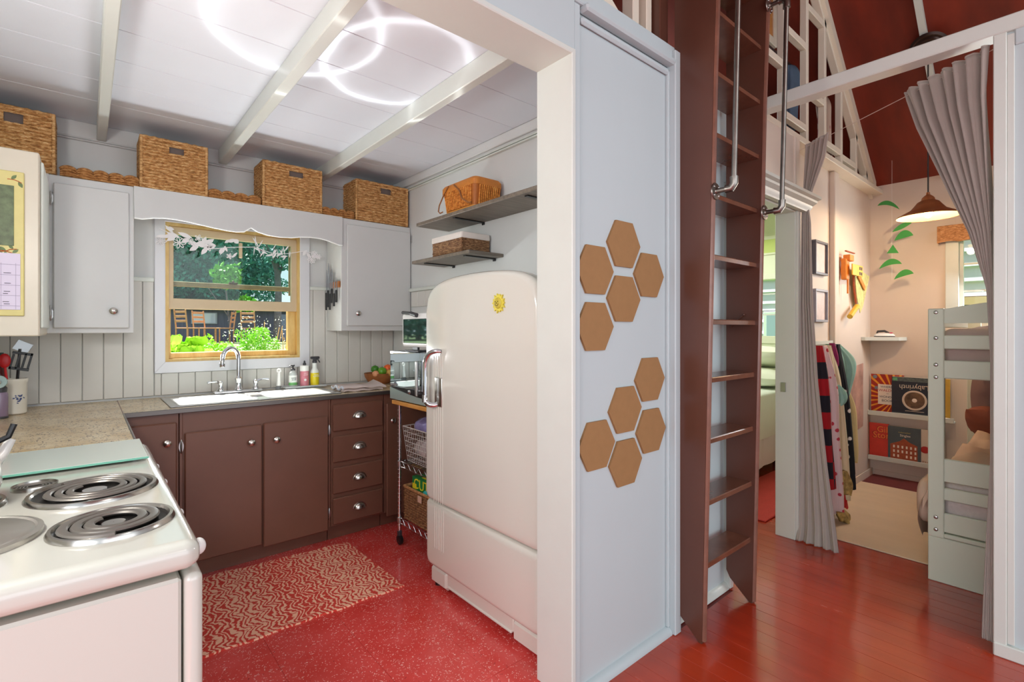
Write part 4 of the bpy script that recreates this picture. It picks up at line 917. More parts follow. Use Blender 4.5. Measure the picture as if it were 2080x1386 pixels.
# ================= FRIDGE =================
def fridge():
    t = thing('refrigerator', 'vintage rounded cream refrigerator with long chrome handle', 'refrigerator', (1.6, 1.83, 0))
    Y0, Y1 = 1.40, 2.262
    def front(mb, x0, x1, z0, z1, ztopr, bulge=0.0, rb=.02, n=8):
        # slab with an arched top, rounded front edge
        def outline(ins):
            pts = []; y0, y1 = Y0+ins, Y1-ins; zt = z1-ins; r = ztopr
            if r:
                for k in range(n+1):
                    a = pi/2*k/n; pts.append((y1-r+r*cos(a)**.9 if cos(a) > 0 else y1-r, zt-.045-r*.8+r*.8*sin(a)))
                for k in range(1, n*2): u = k/(n*2); yy = y1-r-(y1-y0-2*r)*u; pts.append((yy, zt-.045+.045*sin(pi*u)**.7*1.0))
                for k in range(n+1):
                    a = pi/2*(1-k/n); pts.append((y0+r-r*cos(a)**.9 if cos(a) > 0 else y0+r, zt-.045-r*.8+r*.8*sin(a)))
            else:
                pts += [(y1, zt-.012), (y1-.012, zt), (y0+.012, zt), (y0, zt-.012)]
            pts += [(y0, z0+ins+.03), (y0+.03, z0+ins), (y1-.03, z0+ins), (y1, z0+ins+.03)]
            return pts
        rings = []
        for i in range(7):
            a = pi/2*i/6; rings.append([(x0+rb*(1-sin(a)), p[0], p[1]) for p in outline(rb*(1-cos(a)))][::1])
        rings.append([(x1, p[0], p[1]) for p in outline(0)])
        # the first ring is the innermost: start with a=pi/2
        rings = rings[::-1][:1]+rings[:-1]
        mb.ring_loft([r for r in rings], True); return mb
    obj('cabinet', MB().rbox(1.405, 1.86, Y0+.004, Y1-.004, .035, 1.56, (.06, .13, .10), 6), M_ENAMEL, t)
    def slab(x0, x1, z0, z1, arch):
        rb = .032; mb = MB(); rings = []
        def outline(ins):
            y0, y1 = Y0+ins, Y1-ins; P = []
            if arch:
                r = .15-ins*.5; zt = z1-ins
                m = 44
                for k in range(m+1):
                    u = k/m*2-1; yy = (y0+y1)/2-u*(y1-y0)/2
                    h = (1-abs(u)**5.5)**(1/2.4) if abs(u) < 1 else 0
                    P.append((yy, zt-.15+.15*h*(.80+.20*(1-u*u))))
            else: P += [(y1, z1-ins-.003), (y1-.003, z1-ins), (y0+.003, z1-ins), (y0, z1-ins-.003)]
            P += [(y0, z0+ins+.028), (y0+.008, z0+ins+.010), (y0+.028, z0+ins), (y1-.028, z0+ins), (y1-.008, z0+ins+.010), (y1, z0+ins+.028)]
            return P
        # rounded front edge: front ring (inset) -> full ring -> back ring
        for k in range(7):
            a = pi/2*k/6; rings.append([(x0+rb*(1-sin(a)), p[0], p[1]) for p in outline(rb*(1-cos(a))*.9)][:])
        rings = [[(x0+rb*(1-cos(pi/2*k/6)), p[0], p[1]) for p in outline(rb*(1-sin(pi/2*k/6))*.9)] for k in range(7)]
        rings.append([(x1, p[0], p[1]) for p in outline(0)])
        mb.ring_loft([r[::-1] for r in rings], True); return mb
    d = obj('door', slab(1.338, 1.402, .452, 1.592, True), M_ENAMEL, t)
    obj('lower_panel', slab(1.342, 1.402, .115, .446, False), M_ENAMEL, t)
    obj('base', MB().box(1.365, 1.42, Y0+.012, 1.60, .012, .115, .02).box(1.365, 1.42, 2.09, Y1-.01, .012, .115, .02).box(1.372, 1.42, 1.59, 2.10, .045, .112, .006).box(1.366, 1.40, 1.60, 2.09, .038, .052, .004), M_ENAMEL, t)
    obj('foot', MB().cyl((1.40, 1.44, 0), (1.40, 1.44, .03), .018).cyl((1.40, 2.22, 0), (1.40, 2.22, .03), .018).cyl((1.82, 1.44, 0), (1.82, 1.44, .04), .018).cyl((1.82, 2.2, 0), (1.82, 2.2, .04), .018), M_BLACK, t)
    rb = MB()
    for y in (2.085, 2.105, 2.125, 2.145, 2.165): rb.tube([(1.3375, y, 1.20-.0), (1.337, y, 1.19), (1.337, y, .47), (1.3375, y, .46)], .0017, 6)
    obj('embossed_rib', rb, M_ENAMEL, d)
    r2 = MB()
    for y in (2.085, 2.105, 2.125, 2.145, 2.165): r2.tube([(1.342, y, .435), (1.341, y, .43), (1.341, y, .235), (1.342, y, .225)], .0017, 6)
    obj('embossed_rib', r2, M_ENAMEL, kids_named(t, 'lower_panel'))
    P = [(1.336, 2.10, 1.222), (1.315, 2.115, 1.222), (1.30, 2.15, 1.208), (1.295, 2.175, 1.17), (1.295, 2.18, 1.11), (1.295, 2.18, 1.03), (1.297, 2.178, .975), (1.305, 2.16, .955), (1.325, 2.14, .952), (1.338, 2.13, .955)]
    h = obj('handle', MB().tube(P, [.010, .012, .013, .014, .013, .012, .013, .014, .013, .012], 14, sm=5), M_CHROME, d)
    obj('handle_grip', MB().tube([(1.294, 2.181, 1.0), (1.294, 2.181, .965)], [.014, .015], 12), M_STEEL, h)
    obj('latch_plate', MB().rbox(1.330, 1.339, 2.085, 2.15, .945, 1.09, .004, 3), M_NICKEL, d)
    return t
def kids_named(t, nm):
    return [c for c in C.objects if c.parent == t and c.name.startswith(nm)][0]
fridge()
# sunflower magnet
t = thing('magnet', 'yellow smiling sun magnet on the refrigerator door', 'magnet', (1.332, 1.641, 1.442))
c = (1.333, 1.641, 1.442); M_SUN = mat('yellow_sun_paint', '#d9cb4a', .5, var=.15, vs=60)
P = []
for i in range(28):
    a = 2*pi*i/28; r = .042 if i % 2 == 0 else .031; r += .003*sin(i*2.1); P.append((c[1]+r*cos(a), c[2]+r*sin(a)))
obj('rays', MB().prism(P, 'x', 1.329, 1.3365), M_SUN, t)
f = obj('face', MB().sph((1.3285, c[1], c[2]), (.008, .024, .024), 18, 10), mat('ochre_face_paint', '#bfae3c', .5), t)
obj('features', MB().sph((1.3205, c[1]+.008, c[2]+.006), .0025, 8, 6).sph((1.3205, c[1]-.008, c[2]+.006), .0025, 8, 6).tube([(1.3212, c[1]+.010*cos(a), c[2]-.002+.010*sin(a)) for a in [pi+pi*i/8 for i in range(9)]], .0014, 5).sph((1.320, c[1], c[2]), .003, 8, 6), mat('brown_features', '#6b5a22', .6), f)

# ================= CART with microwave =================
CX0, CX1, CY0, CY1 = 1.465, 1.84, 2.31, 2.80
t = thing('rolling_cart', 'chrome wire rolling cart with wooden top beside the refrigerator', 'cart', (1.65, 2.55, 0))
obj('top_board', MB().box(CX0-.02, CX1+.02, CY0-.02, CY1+.035, .868, .892, .003), wood('butcher_block', '#b9792f', '#dba157', .4, (8, 1.5, 8)), t)
for x in (CX0+.01, CX1-.01):
    for y in (CY0+.01, CY1-.01):
        p = obj('post', MB().cyl((x, y, .085), (x, y, .868), .0115, n=12), M_CHROME, t)
        mb = MB()
        for k in range(30): mb.lathe([(.0115, 0), (.0122, .0015), (.0115, .003)], (x, y, .12+k*.0245), 10)
        obj('groove_ring', mb, M_STEEL, p)
        w = obj('caster', MB().box(x-.011, x+.011, y-.016, y+.012, .045, .088, .004), M_DGREY, t)
        obj('wheel', MB().lathe([(.001, -.012), (.024, -.012), (.030, -.008), (.031, 0), (.030, .008), (.024, .012), (.001, .012)], (x, y-.006, .031), 20, 'x'), M_BLACK, w)
def wire_shelf(z):
    mb = MB()
    for zz in (z, z-.032):
        mb.tube([(CX0+.01, CY0+.01, zz), (CX1-.01, CY0+.01, zz), (CX1-.01, CY1-.01, zz), (CX0+.01, CY1-.01, zz)], .0032, 6, loop=True)
    def zig(a, b):
        a, b = Vector(a), Vector(b); n = int((b-a).length/.032); P = []
        for i in range(n+1): p = a+(b-a)*i/n; P.append((p.x, p.y, z if i % 2 else z-.032))
        mb.tube(P, .0026, 5)
    zig((CX0+.01, CY0+.02, 0), (CX0+.01, CY1-.02, 0)); zig((CX0+.02, CY0+.01, 0), (CX1-.02, CY0+.01, 0)); zig((CX0+.02, CY1-.01, 0), (CX1-.02, CY1-.01, 0))
    for i in range(1, 16): y = CY0+.01+(CY1-CY0-.02)*i/16; mb.tube([(CX0+.01, y, z+.003), (CX1-.01, y, z+.003)], .0016, 5)
    obj('wire_shelf', mb, M_CHROME, t)
    for x in (CX0+.01, CX1-.01):
        for y in (CY0+.01, CY1-.01): obj('shelf_collar', MB().lathe([(.0125, -.03), (.0155, -.028), (.0165, .002), (.0125, .006)], (x, y, z), 12), M_STEEL, t)
wire_shelf(.515); wire_shelf(.165)
# microwave
t = thing('microwave', 'mirror-front microwave oven on the wooden cart top', 'microwave', (1.65, 2.60, .893))
MX, MY0, MY1, MZ0, MZ1 = 1.452, 2.315, 2.868, .897, 1.198
obj('body', MB().box(MX+.022, 1.84, MY0, MY1, MZ0+.006, MZ1, .006), mat('silver_grey_casing', '#a9adb0', .35, .4), t)
obj('foot', MB().cyl((1.50, MY0+.05, .8925), (1.50, MY0+.05, .905), .012, n=10).cyl((1.50, MY1-.05, .8925), (1.50, MY1-.05, .905), .012, n=10).cyl((1.80, MY1-.05, .8925), (1.80, MY1-.05, .905), .012, n=10).cyl((1.80, MY0+.05, .8925), (1.80, MY0+.05, .905), .012, n=10), M_BLACK, t)
d = obj('door', MB().box(MX, MX+.022, 2.50, MY1, MZ0+.075, MZ1-.002, .003), mat('mirror_door_glass', '#b9c4c8', .02, 1.0), t)
lowp = [(MY1, MZ0+.002), (MY1, MZ0+.073)]+[(MY1-(MY1-MY0)*i/14, MZ0+.073-.040*sin(pi/2*i/14)) for i in range(1, 15)]+[(MY0, MZ0+.002)]
obj('lower_trim', MB().prism(lowp, 'x', MX-.001, MX+.022), mat('pale_green_silver_trim', '#b9cfc9', .25, .5), t)
dk = [(MY1-.02, MZ0+.074)]+[(MY1-(MY1-MY0)*i/14, MZ0+.0735-.040*sin(pi/2*i/14)) for i in range(1, 15)]+[(MY0, MZ0+.074)]
obj('dark_band', MB().prism(dk[::-1], 'x', MX+.0005, MX+.021), M_BLACK, t)
obj('open_button', MB().lathe([(.001, -.006), (.012, -.005), (.014, 0)], (MX, 2.625, MZ0+.062), 18, 'x'), M_CHROME, t)
obj('control_panel', MB().box(MX, MX+.022, MY0, 2.498, MZ0+.075, MZ1-.002, .003), mat('mirror_door_glass', '#b9c4c8', .02, 1.0), t)
obj('door_handle', MB().box(MX-.022, MX-.008, 2.503, 2.525, MZ0+.05, MZ1-.05, .004).box(MX-.01, MX+.002, 2.506, 2.522, MZ0+.06, MZ0+.08).box(MX-.01, MX+.002, 2.506, 2.522, MZ1-.08, MZ1-.06), M_STEEL, d)
# little white-framed screen on the microwave
t = thing('small_television', 'small white-framed glossy screen on dark foot atop the microwave', 'television', (1.47, 2.62, 1.199))
SX = 1.462
obj('foot', MB().box(1.45, 1.53, 2.52, 2.68, 1.199, 1.208, .003).box(1.475, 1.49, 2.57, 2.63, 1.205, 1.232, .002), M_DGREY, t)
obj('frame', MB().rbox(SX, SX+.05, 2.34, 2.735, 1.226, 1.425, (.008, .022, .022), 4), M_WHITEP, t)
s_ = obj('screen', MB().box(SX-.0015, SX+.002, 2.36, 2.716, 1.248, 1.392, .001), mat('glossy_dark_screen', '#1c2a26', .03, .0, coat=1.0), t)
obj('screen_mirror', MB().box(SX-.0022, SX-.0012, 2.372, 2.700, 1.252, 1.388, .0003), mat('glossy_screen_glass', '#8a9a96', .03, .9), s_)
obj('camera_bar', MB().tube([(1.45, 2.70, 1.431), (1.45, 2.60, 1.424)], .010, 10).tube([(1.45, 2.60, 1.424), (1.452, 2.54, 1.412)], [.012, .013], 12), M_DGREY, t)

# cart contents
t = thing('wire_basket', 'white wire basket of bread bags on the upper cart shelf', 'basket', (1.62, 2.55, .52))
mb = MB(); x0, x1, y0, y1, z0, z1 = 1.485, 1.80, 2.335, 2.765, .524, .735
def rect(z, ins): return [(x0+ins, y0+ins, z), (x1-ins, y0+ins, z), (x1-ins, y1-ins, z), (x0+ins, y1-ins, z)]
for i in range(8):
    f = i/7; mb.tube(rect(z0+(z1-z0)*f, .022*(1-f)), .0016 if i < 7 else .003, 5, loop=True)
for i in range(19):
    f = i/18
    mb.tube([(x0, y0+(y1-y0)*f, z1), (x0+.022, y0+.022+(y1-y0-.044)*f, z0)], .0014, 5); mb.tube([(x1, y0+(y1-y0)*f, z1), (x1-.022, y0+.022+(y1-y0-.044)*f, z0)], .0014, 5)
for i in range(13):
    f = i/12
    mb.tube([(x0+(x1-x0)*f, y0, z1), (x0+.022+(x1-x0-.044)*f, y0+.022, z0), (x0+.022+(x1-x0-.044)*f, y1-.022, z0), (x0+(x1-x0)*f, y1, z1)], .0014, 5)
obj('wire', mb, mat('white_wire_coating', '#d9d6d0', .3, .4), t)
def lumpy(mb, c, r, seed, amp=.15, nu=22, nv=14):
    random.seed(seed); ph = [random.uniform(0, 6) for _ in range(6)]
    b0 = len(mb.v); mb.sph(c, r, nu, nv)
    for i in range(b0, len(mb.v)):
        p = mb.v[i]; d = [(p[k]-c[k])/(r[k] if isinstance(r, tuple) else r) for k in range(3)]
        s = 1+amp*(sin(d[0]*5+ph[0])*.5+sin(d[1]*6+ph[1])*.5+sin(d[2]*5+ph[2])*.4+sin(d[0]*13+d[1]*11+ph[3])*.2)
        mb.v[i] = tuple(c[k]+(p[k]-c[k])*s for k in range(3))
    return mb
G = 'food bags in the cart wire basket'
obj('plastic_bag', lumpy(MB(), (1.60, 2.62, .742), (.085, .13, .048), 1, .16), mat('violet_plastic_film', '#8b86b8', .18, var=.35, vs=14, coat=.6), None, 'violet plastic bag heaped on top of the wire basket', 'bag', G, loc=(1.6, 2.62, .69))
obj('bread_bag', lumpy(MB(), (1.57, 2.44, .655), (.055, .085, .05), 2, .1), mat('brown_bread_film', '#b4825c', .25, var=.3, vs=30, coat=.6), None, 'brown bread bag at the right of the wire basket, near the refrigerator', 'bag', G, loc=(1.57, 2.44, .6))
obj('bread_bag', lumpy(MB(), (1.565, 2.62, .600), (.05, .12, .06), 3, .12), mat('clear_bread_film', '#b9a8a6', .2, var=.35, vs=26, coat=.8), None, 'pinkish translucent bread bag low in the wire basket', 'bag', G, loc=(1.56, 2.6, .54))
obj('bread_bag', lumpy(MB(), (1.59, 2.47, .567), (.045, .06, .034), 4, .1), mat('bun_film', '#c49a80', .25, var=.25, vs=30, coat=.8), None, 'small bag of buns at the bottom front of the wire basket', 'bag', G, loc=(1.59, 2.47, .53))
# lower wicker basket
M_WICK = weave_mat('dark_brown_wicker', '#4c2c18', '#7c5333', '#a57b50', 1.2)
t = thing('wicker_basket', 'dark brown wicker basket on the lower cart shelf', 'basket', (1.63, 2.55, .17))
mb = MB(); x0, x1, y0, y1, z0, z1 = 1.478, 1.81, 2.33, 2.745, .171, .372
woven(mb, (x0+.008, y1, z0), (0,-1,0), (0,0,1), (-1,0,0), y1-y0, z1-z0, 13, 13, .007); woven(mb, (x0, y0+.008, z0), (1,0,0), (0,0,1), (0,-1,0), x1-x0, z1-z0, 13, 10, .007)
woven(mb, (x1, y1-.008, z0), (-1,0,0), (0,0,1), (0,1,0), x1-x0, z1-z0, 13, 10, .007); mb.box(x1-.01, x1, y0, y1, z0, z1).box(x0+.012, x1, y0+.012, y1-.012, z0, z0+.01)
obj('body', mb, M_WICK, t, sharp=70)
obj('rim', MB().tube([(x0+.004, y0+.004, z1), (x1, y0+.004, z1), (x1, y1-.004, z1), (x0+.004, y1-.004, z1)], .009, 8, loop=True), weave_mat('light_wicker_rim', '#80552f', '#a9794a', '#c99b68'), t)
obj('paper_tag', MB().box(1.466, 1.472, 2.515, 2.555, .325, .362, .001), mat('pinkish_tag', '#c9a791', .7), t)
bx = thing('food_box', 'green carton with yellow lettering standing in the lower cart basket', 'box', (1.58, 2.55, .25))
obj('carton', MB().box(1.50, 1.565, 2.36, 2.675, .245, .445, .001), mat('green_carton', '#0f7a3c', .4), bx)
text('lettering', 'CUTIES', .085, mat('yellow_ink', '#e8d52a', .4), bx, (1.4993, 2.52, .405), (radians(90), 0, radians(-90)), sx=1.0)
obj('side_patch', MB().box(1.498, 1.5005, 2.625, 2.67, .375, .405), mat('yellow_ink', '#e8d52a', .4), bx); obj('top_patch', MB().box(1.52, 1.55, 2.50, 2.60, .4448, .4458), mat('yellow_ink', '#e8d52a', .4), bx)
obj('snack_bag', lumpy(MB(), (1.515, 2.47, .372), (.028, .095, .024), 6, .1), mat('turquoise_film', '#2fb4b6', .25, coat=.6, var=.1, vs=20), None, 'turquoise plastic packet in front of the green carton', 'bag', loc=(1.51, 2.47, .35))

# ================= wall shelves over the refrigerator =================
def plank_shelf(nm, lb, x0, y0, y1, z0, z1, brk, ch=.0):
    t = thing(nm, lb, 'shelf', (1.78, (y0+y1)/2, z0))
    obj('board', MB().box(x0, 1.8865, y0, y1, z0, z1, .003), M_GREYW, t)
    for y in brk:
        obj('bracket', MB().box(x0+.03, 1.8865, y-.012, y+.012, z0-.006, z0, .001).box(1.879, 1.8865, y-.012, y+.012, z0-.016, z0-.005, .001), M_BLACK, t)
plank_shelf('wall_shelf', 'long grey-brown plank shelf holding the orange picnic basket', 1.632, 1.36, 2.86, 1.998, 2.020, (2.47, 1.83))
plank_shelf('wall_shelf', 'short grey-brown plank shelf holding the white-lined wicker basket', 1.632, 2.275, 2.92, 1.760, 1.780, (2.36, 2.80))
# picnic basket
M_PIC = weave_mat('orange_rattan', '#9c5516', '#cf7f2c', '#e8a652', .8)
t = thing('picnic_basket', 'orange rattan picnic basket with loop handles on the upper shelf', 'basket', (1.76, 2.45, 2.021))
bx0, bx1, by0, by1 = 1.665, 1.868, 2.255, 2.61
rings = []
def rrect(x0, x1, y0, y1, r, z, n=4):
    P = []
    for q, (cx, cy) in enumerate(((x1-r, y1-r), (x0+r, y1-r), (x0+r, y0+r), (x1-r, y0+r))):
        for k in range(n+1): a = q*pi/2+k*pi/2/n; P.append((cx+r*cos(a), cy+r*sin(a), z))
    return P
mb = MB(); z = 2.0215
mb.ring_loft([rrect(bx0+.012, bx1, by0+.03, by1-.03, .02, z), rrect(bx0+.010, bx1, by0+.028, by1-.028, .02, z+.022)])
obj('base', mb, mat('pale_orange_rattan', '#d9963e', .5, var=.1, vs=20), t)
mb = MB(); rr = [rrect(bx0+.010, bx1, by0+.026, by1-.026, .025, z+.022, 5), rrect(bx0+.002, bx1, by0+.01, by1-.01, .028, z+.12, 5), rrect(bx0-.002, bx1, by0+.004, by1-.004, .03, z+.135, 5)]
mb.ring_loft(rr); obj('body', mb, mat('dark_orange_rattan', '#a85f20', .6, var=.15, vs=30), t)
mb = MB()
def stakes(a0, b0, a1, b1, n):
    for i in range(n):
        f = (i+.5)/n; p = Vector(a0).lerp(Vector(b0), f); q = Vector(a1).lerp(Vector(b1), f); mb.tube([p, q], .0052, 6)
stakes((bx0+.006, by0+.05, z+.024), (bx0+.006, by1-.05, z+.024), (bx0-.004, by0+.032, z+.135), (bx0-.004, by1-.032, z+.135), 17)
stakes((bx0+.035, by0+.024, z+.024), (bx1-.02, by0+.024, z+.024), (bx0+.028, by0+.002, z+.135), (bx1-.02, by0+.002, z+.135), 11)
obj('stake', mb, M_PIC, t)
mb = MB(); mb.ring_loft([rrect(bx0-.006, bx1, by0, by1, .032, z+.135, 5), rrect(bx0-.006, bx1, by0, by1, .032, z+.165, 5), rrect(bx0+.004, bx1-.01, by0+.01, by1-.01, .03, z+.180, 5), rrect(bx0+.03, bx1-.03, by0+.04, by1-.04, .03, z+.186, 5)])
obj('lid', mb, mat('orange_rattan_lid', '#c77a2c', .5, var=.15, vs=35, bump=.4, bs=160), t)
mb = MB(); mb.tube([(bx0-.008, by1-.09, z+.17), (bx0-.012, by1-.04, z+.12), (bx0-.014, by1+.002, z+.07), (bx0-.014, by1+.012, z+.035), (bx0-.012, by1-.004, z+.022), (bx0-.010, by1-.03, z+.026)], .004, 6)
mb.tube([(bx0-.008, by1-.15, z+.165), (bx0-.010, by1-.21, z+.12), (bx0-.012, by0+.12, z+.07), (bx0-.012, by0+.06, z+.035), (bx0-.010, by0+.03, z+.03)], .005, 6)
obj('handle', mb, mat('brown_handle_cane', '#8d5a30', .5), t)
# wicker basket with white cloth rim
t = thing('lined_basket', 'brown wicker basket with white cloth lining on the lower shelf', 'basket', (1.76, 2.56, 1.781))
x0, x1, y0, y1, z0, z1 = 1.662, 1.868, 2.385, 2.715, 1.7815, 1.872
mb = MB(); woven(mb, (x0+.008, y1, z0), (0,-1,0), (0,0,1), (-1,0,0), y1-y0, z1-z0, 9, 11, .006); woven(mb, (x0, y0+.008, z0), (1,0,0), (0,0,1), (0,-1,0), x1-x0, z1-z0, 9, 8, .006)
mb.box(x1-.006, x1, y0+.01, y1, z0, z1).box(x0+.02, x1, y1-.006, y1, z0, z1).box(x0+.02, x1, y0+.02, y1, z0, z0+.006); obj('body', mb, weave_mat('mid_brown_wicker', '#53331f', '#8a6444', '#b8946c', 1.2), t, sharp=70)
mb = MB(); mb.ring_loft([rrect(x0-.001, x1+.002, y0, y1+.004, .012, z1-.004), rrect(x0-.004, x1+.004, y0-.003, y1+.006, .012, z1+.002), rrect(x0-.003, x1+.003, y0-.002, y1+.005, .014, z1+.030), rrect(x0+.012, x1-.01, y0+.012, y1-.01, .014, z1+.034), rrect(x0+.016, x1-.012, y0+.016, y1-.014, .014, z1+.0)], caps=False)
obj('cloth_lining', mb, mat('cream_cotton_cloth', '#ded6cf', .9, var=.03, vs=20, bump=.3, bs=200), t)

# ================= rug =================
def rug_mat():
    m = mat('red_ikat_rug', '#c23a30', .95, bump=.0); n = N(m); v = n.pos((1, 1, 1), (0, 0, 0))
    sx = n.new('ShaderNodeSeparateXYZ'); n.l.new(v, sx.inputs[0])
    w = n.math('PINGPONG', n.math('MULTIPLY', sx.outputs[1], 1.0), .055); ns = n.noise(v, 22, 2, .5)
    fine = n.noise(n.pos((1, 5, 1)), 40, 2, .5)
    u = n.math('ADD', n.math('MULTIPLY', sx.outputs[0], 1.0), n.math('MULTIPLY', w, .55)); u = n.math('ADD', u, n.math('MULTIPLY', ns, .075)); u = n.math('ADD', u, n.math('MULTIPLY', fine, .014))
    s = n.math('SINE', n.math('MULTIPLY', u, 2*pi/.025))
    s2 = n.math('SINE', n.math('MULTIPLY', sx.outputs[0], 2*pi/.47)); s = n.math('ADD', s, n.math('MULTIPLY', s2, .38))
    fc = n.ramp(n.math('MULTIPLY_ADD', s, .5, .5), [(.50, (0,0,0,1)), (.58, (1,1,1,1))])
    n.color(n.mix(fc, '#cf3c30', '#f2bd9f')); n.bump(n.noise(n.pos((1, 1, 1)), 260, 2), .5, .002); return m
random.seed(4)
mb = MB()
# slightly skewed quadrilateral: far right, near right, near left, far left
cor = [(1.236, 3.02), (1.250, 2.315), (.02, 2.345), (.06, 3.125)]
def rfn(a, b):
    l = Vector(cor[2]).lerp(Vector(cor[3]), b); r = Vector(cor[1]).lerp(Vector(cor[0]), b); p = l.lerp(r, a)
    e = .004*sin(a*40)+.003*sin(a*23+1); 
    if b < .01: p.y += e
    if b > .99: p.y -= e
    return (p.x, p.y, .007+.0015*sin(a*30)*sin(b*20))
mb.grid(rfn, 60, 30)
k = len(mb.v); mb.grid(lambda a, b: (rfn(a, b)[0], rfn(a, b)[1], .0006), 60, 30)
mb.grid(lambda a, b: rfn(a, 0) if b > .5 else (rfn(a, 0)[0], rfn(a, 0)[1]-.003, .0006), 60, 1); mb.grid(lambda a, b: rfn(a, 1) if b < .5 else (rfn(a, 1)[0], rfn(a, 1)[1]+.003, .0006), 60, 1)
mb.grid(lambda a, b: rfn(1, a) if b < .5 else (rfn(1, a)[0]+.003, rfn(1, a)[1], .0006), 30, 1)
obj('kitchen_rug', mb, rug_mat(), None, 'red and peach zigzag woven rug on the kitchen floor', 'rug', loc=(.65, 2.7, 0), sharp=80)
# hexagon boards
HX = [(1.265,1.66),(1.207,1.548),(1.316,1.552),(1.265,1.448),(1.207,1.34),(1.318,1.126),(1.268,1.018),(1.320,.914),(1.210,.905),(1.269,.812)]
HC = [(1.623, 1.668, 'top hexagon of the upper cluster'), (1.448, 1.553, 'upper left hexagon of the upper cluster'), (1.795, 1.557, 'right-hand hexagon of the upper cluster'), (1.623, 1.451, 'middle hexagon of the upper cluster'), (1.448, 1.341, 'lowest hexagon of the upper cluster'),
      (1.802, 1.121, 'top hexagon of the lower cluster'), (1.632, 1.011, 'upper left hexagon in the middle of the lower cluster'), (1.810, .904, 'rightmost hexagon of the lower cluster'), (1.457, .895, 'far left hexagon of the lower cluster'), (1.635, .800, 'lowest hexagon of the lower cluster')]
for x, z, lb in HC:
    P = [(x+.106*cos(pi*i/3), z+.106*sin(pi*i/3)*.98) for i in range(6)]
    o = obj('hexagon_board', MB().prism(P, 'y', 1.2055, 1.2150), M_MDF, None, 'brown fibreboard '+lb, 'wall decoration', 'hexagon pin boards on the white wall', loc=(x, 1.214, z))

# ================= LADDER =================
def ladder():
    t = thing('loft_ladder', 'tall brown wooden ladder stair to the loft with pipe handrails', 'ladder', (2.21, 1.14, 0))
    # front edge leans a little towards the room at the top; the back foot is cut away
    Lp = [(1.072, 0), (1.085, 0), (1.18, .085), (1.199, .12), (1.199, 2.70), (1.199, 3.5), (.985, 3.5), (1.020, 2.4)]
    for x0, x1 in ((1.975, 2.003), (2.452, 2.480)):
        s = obj('stringer', MB().prism(Lp, 'x', x0, x1), M_LAD, t)
        obj('edge_strip', MB().tube([(x0+.014, 1.0705, .01), (x0+.014, 1.019, 2.4), (x0+.014, .9845, 3.45)], .012, 8), mat('worn_ladder_edge', '#7a5142', .3, var=.2, vs=14), s)
    zs = [.318, .592, .860, 1.123, 1.374, 1.652, 1.912, 2.172, 2.432, 2.69, 2.95]
    ML = mat('worn_tread_paint', '#6e4433', .25, var=.25, vs=9)
    for i, z in enumerate(zs):
        yf = 1.078-.0215*z+.008; 
        obj('tread', MB().prism([(yf, z-.022), (yf, z-.004), (yf+.003, z), (1.195, z), (1.195, z-.022)], 'x', 2.0032, 2.4518), ML, t)
    return t
ladder()
def rail(label, x, zb, zt, xo):
    t = thing('pipe_handrail', label, 'handrail', (x, 1.0, zb), 'pipe handrails on the ladder')
    yb = 1.0705-.0215*zb-.012; yt = 1.0705-.0215*zt-.012; xc = x
    for z, y in ((zb, yb), (zt, yt)):
        f = obj('flange', MB().lathe([(.001, -.010), (.012, -.010), (.014, -.006), (.034, -.004), (.036, 0), (.001, 0)], (xc, y+.002, z), 24, 'y'), M_PIPE, t)
        mb = MB()
        for k in range(4): a = pi/4+k*pi/2; mb.sph((xc+.025*cos(a), y-.003, z+.025*sin(a)), .004, 8, 5)
        obj('screw', mb, M_STEEL, f)
    yo = -.075
    obj('pipe', MB().tube([(xc, yb, zb), (xc+xo*.3, yb+yo*.55, zb)], .0105, 12).tube([(xc+xo, yb+yo, zb+.035), (xc+xo, yt+yo, zt-.035)], .0105, 12).tube([(xc, yt, zt), (xc+xo*.3, yt+yo*.55, zt)], .0105, 12), M_PIPE, t)
    for z, y, s in ((zb, yb, 1), (zt, yt, -1)):
        P = [(xc+xo*.35, y+yo*.55, z), (xc+xo*.8, y+yo*.85, z), (xc+xo, y+yo, z+s*.018), (xc+xo, y+yo, z+s*.045)]
        e = obj('elbow', MB().tube(P, [.0165, .016, .016, .0165], 14), M_PIPE, t)
rail('steel pipe handrail on the left stringer of the ladder', 1.99, 1.905, 3.1, .004)
rail('steel pipe handrail on the right stringer of the ladder', 2.468, 1.89, 2.87, .004)
obj('pull_hook', MB().tube([(2.448, 1.175, 1.34), (2.44, 1.16, 1.36), (2.448, 1.11, 1.40)], .004, 6).sph((2.445, 1.108, 1.402), .006, 8, 6), M_LAD, C.objects['loft_ladder'])

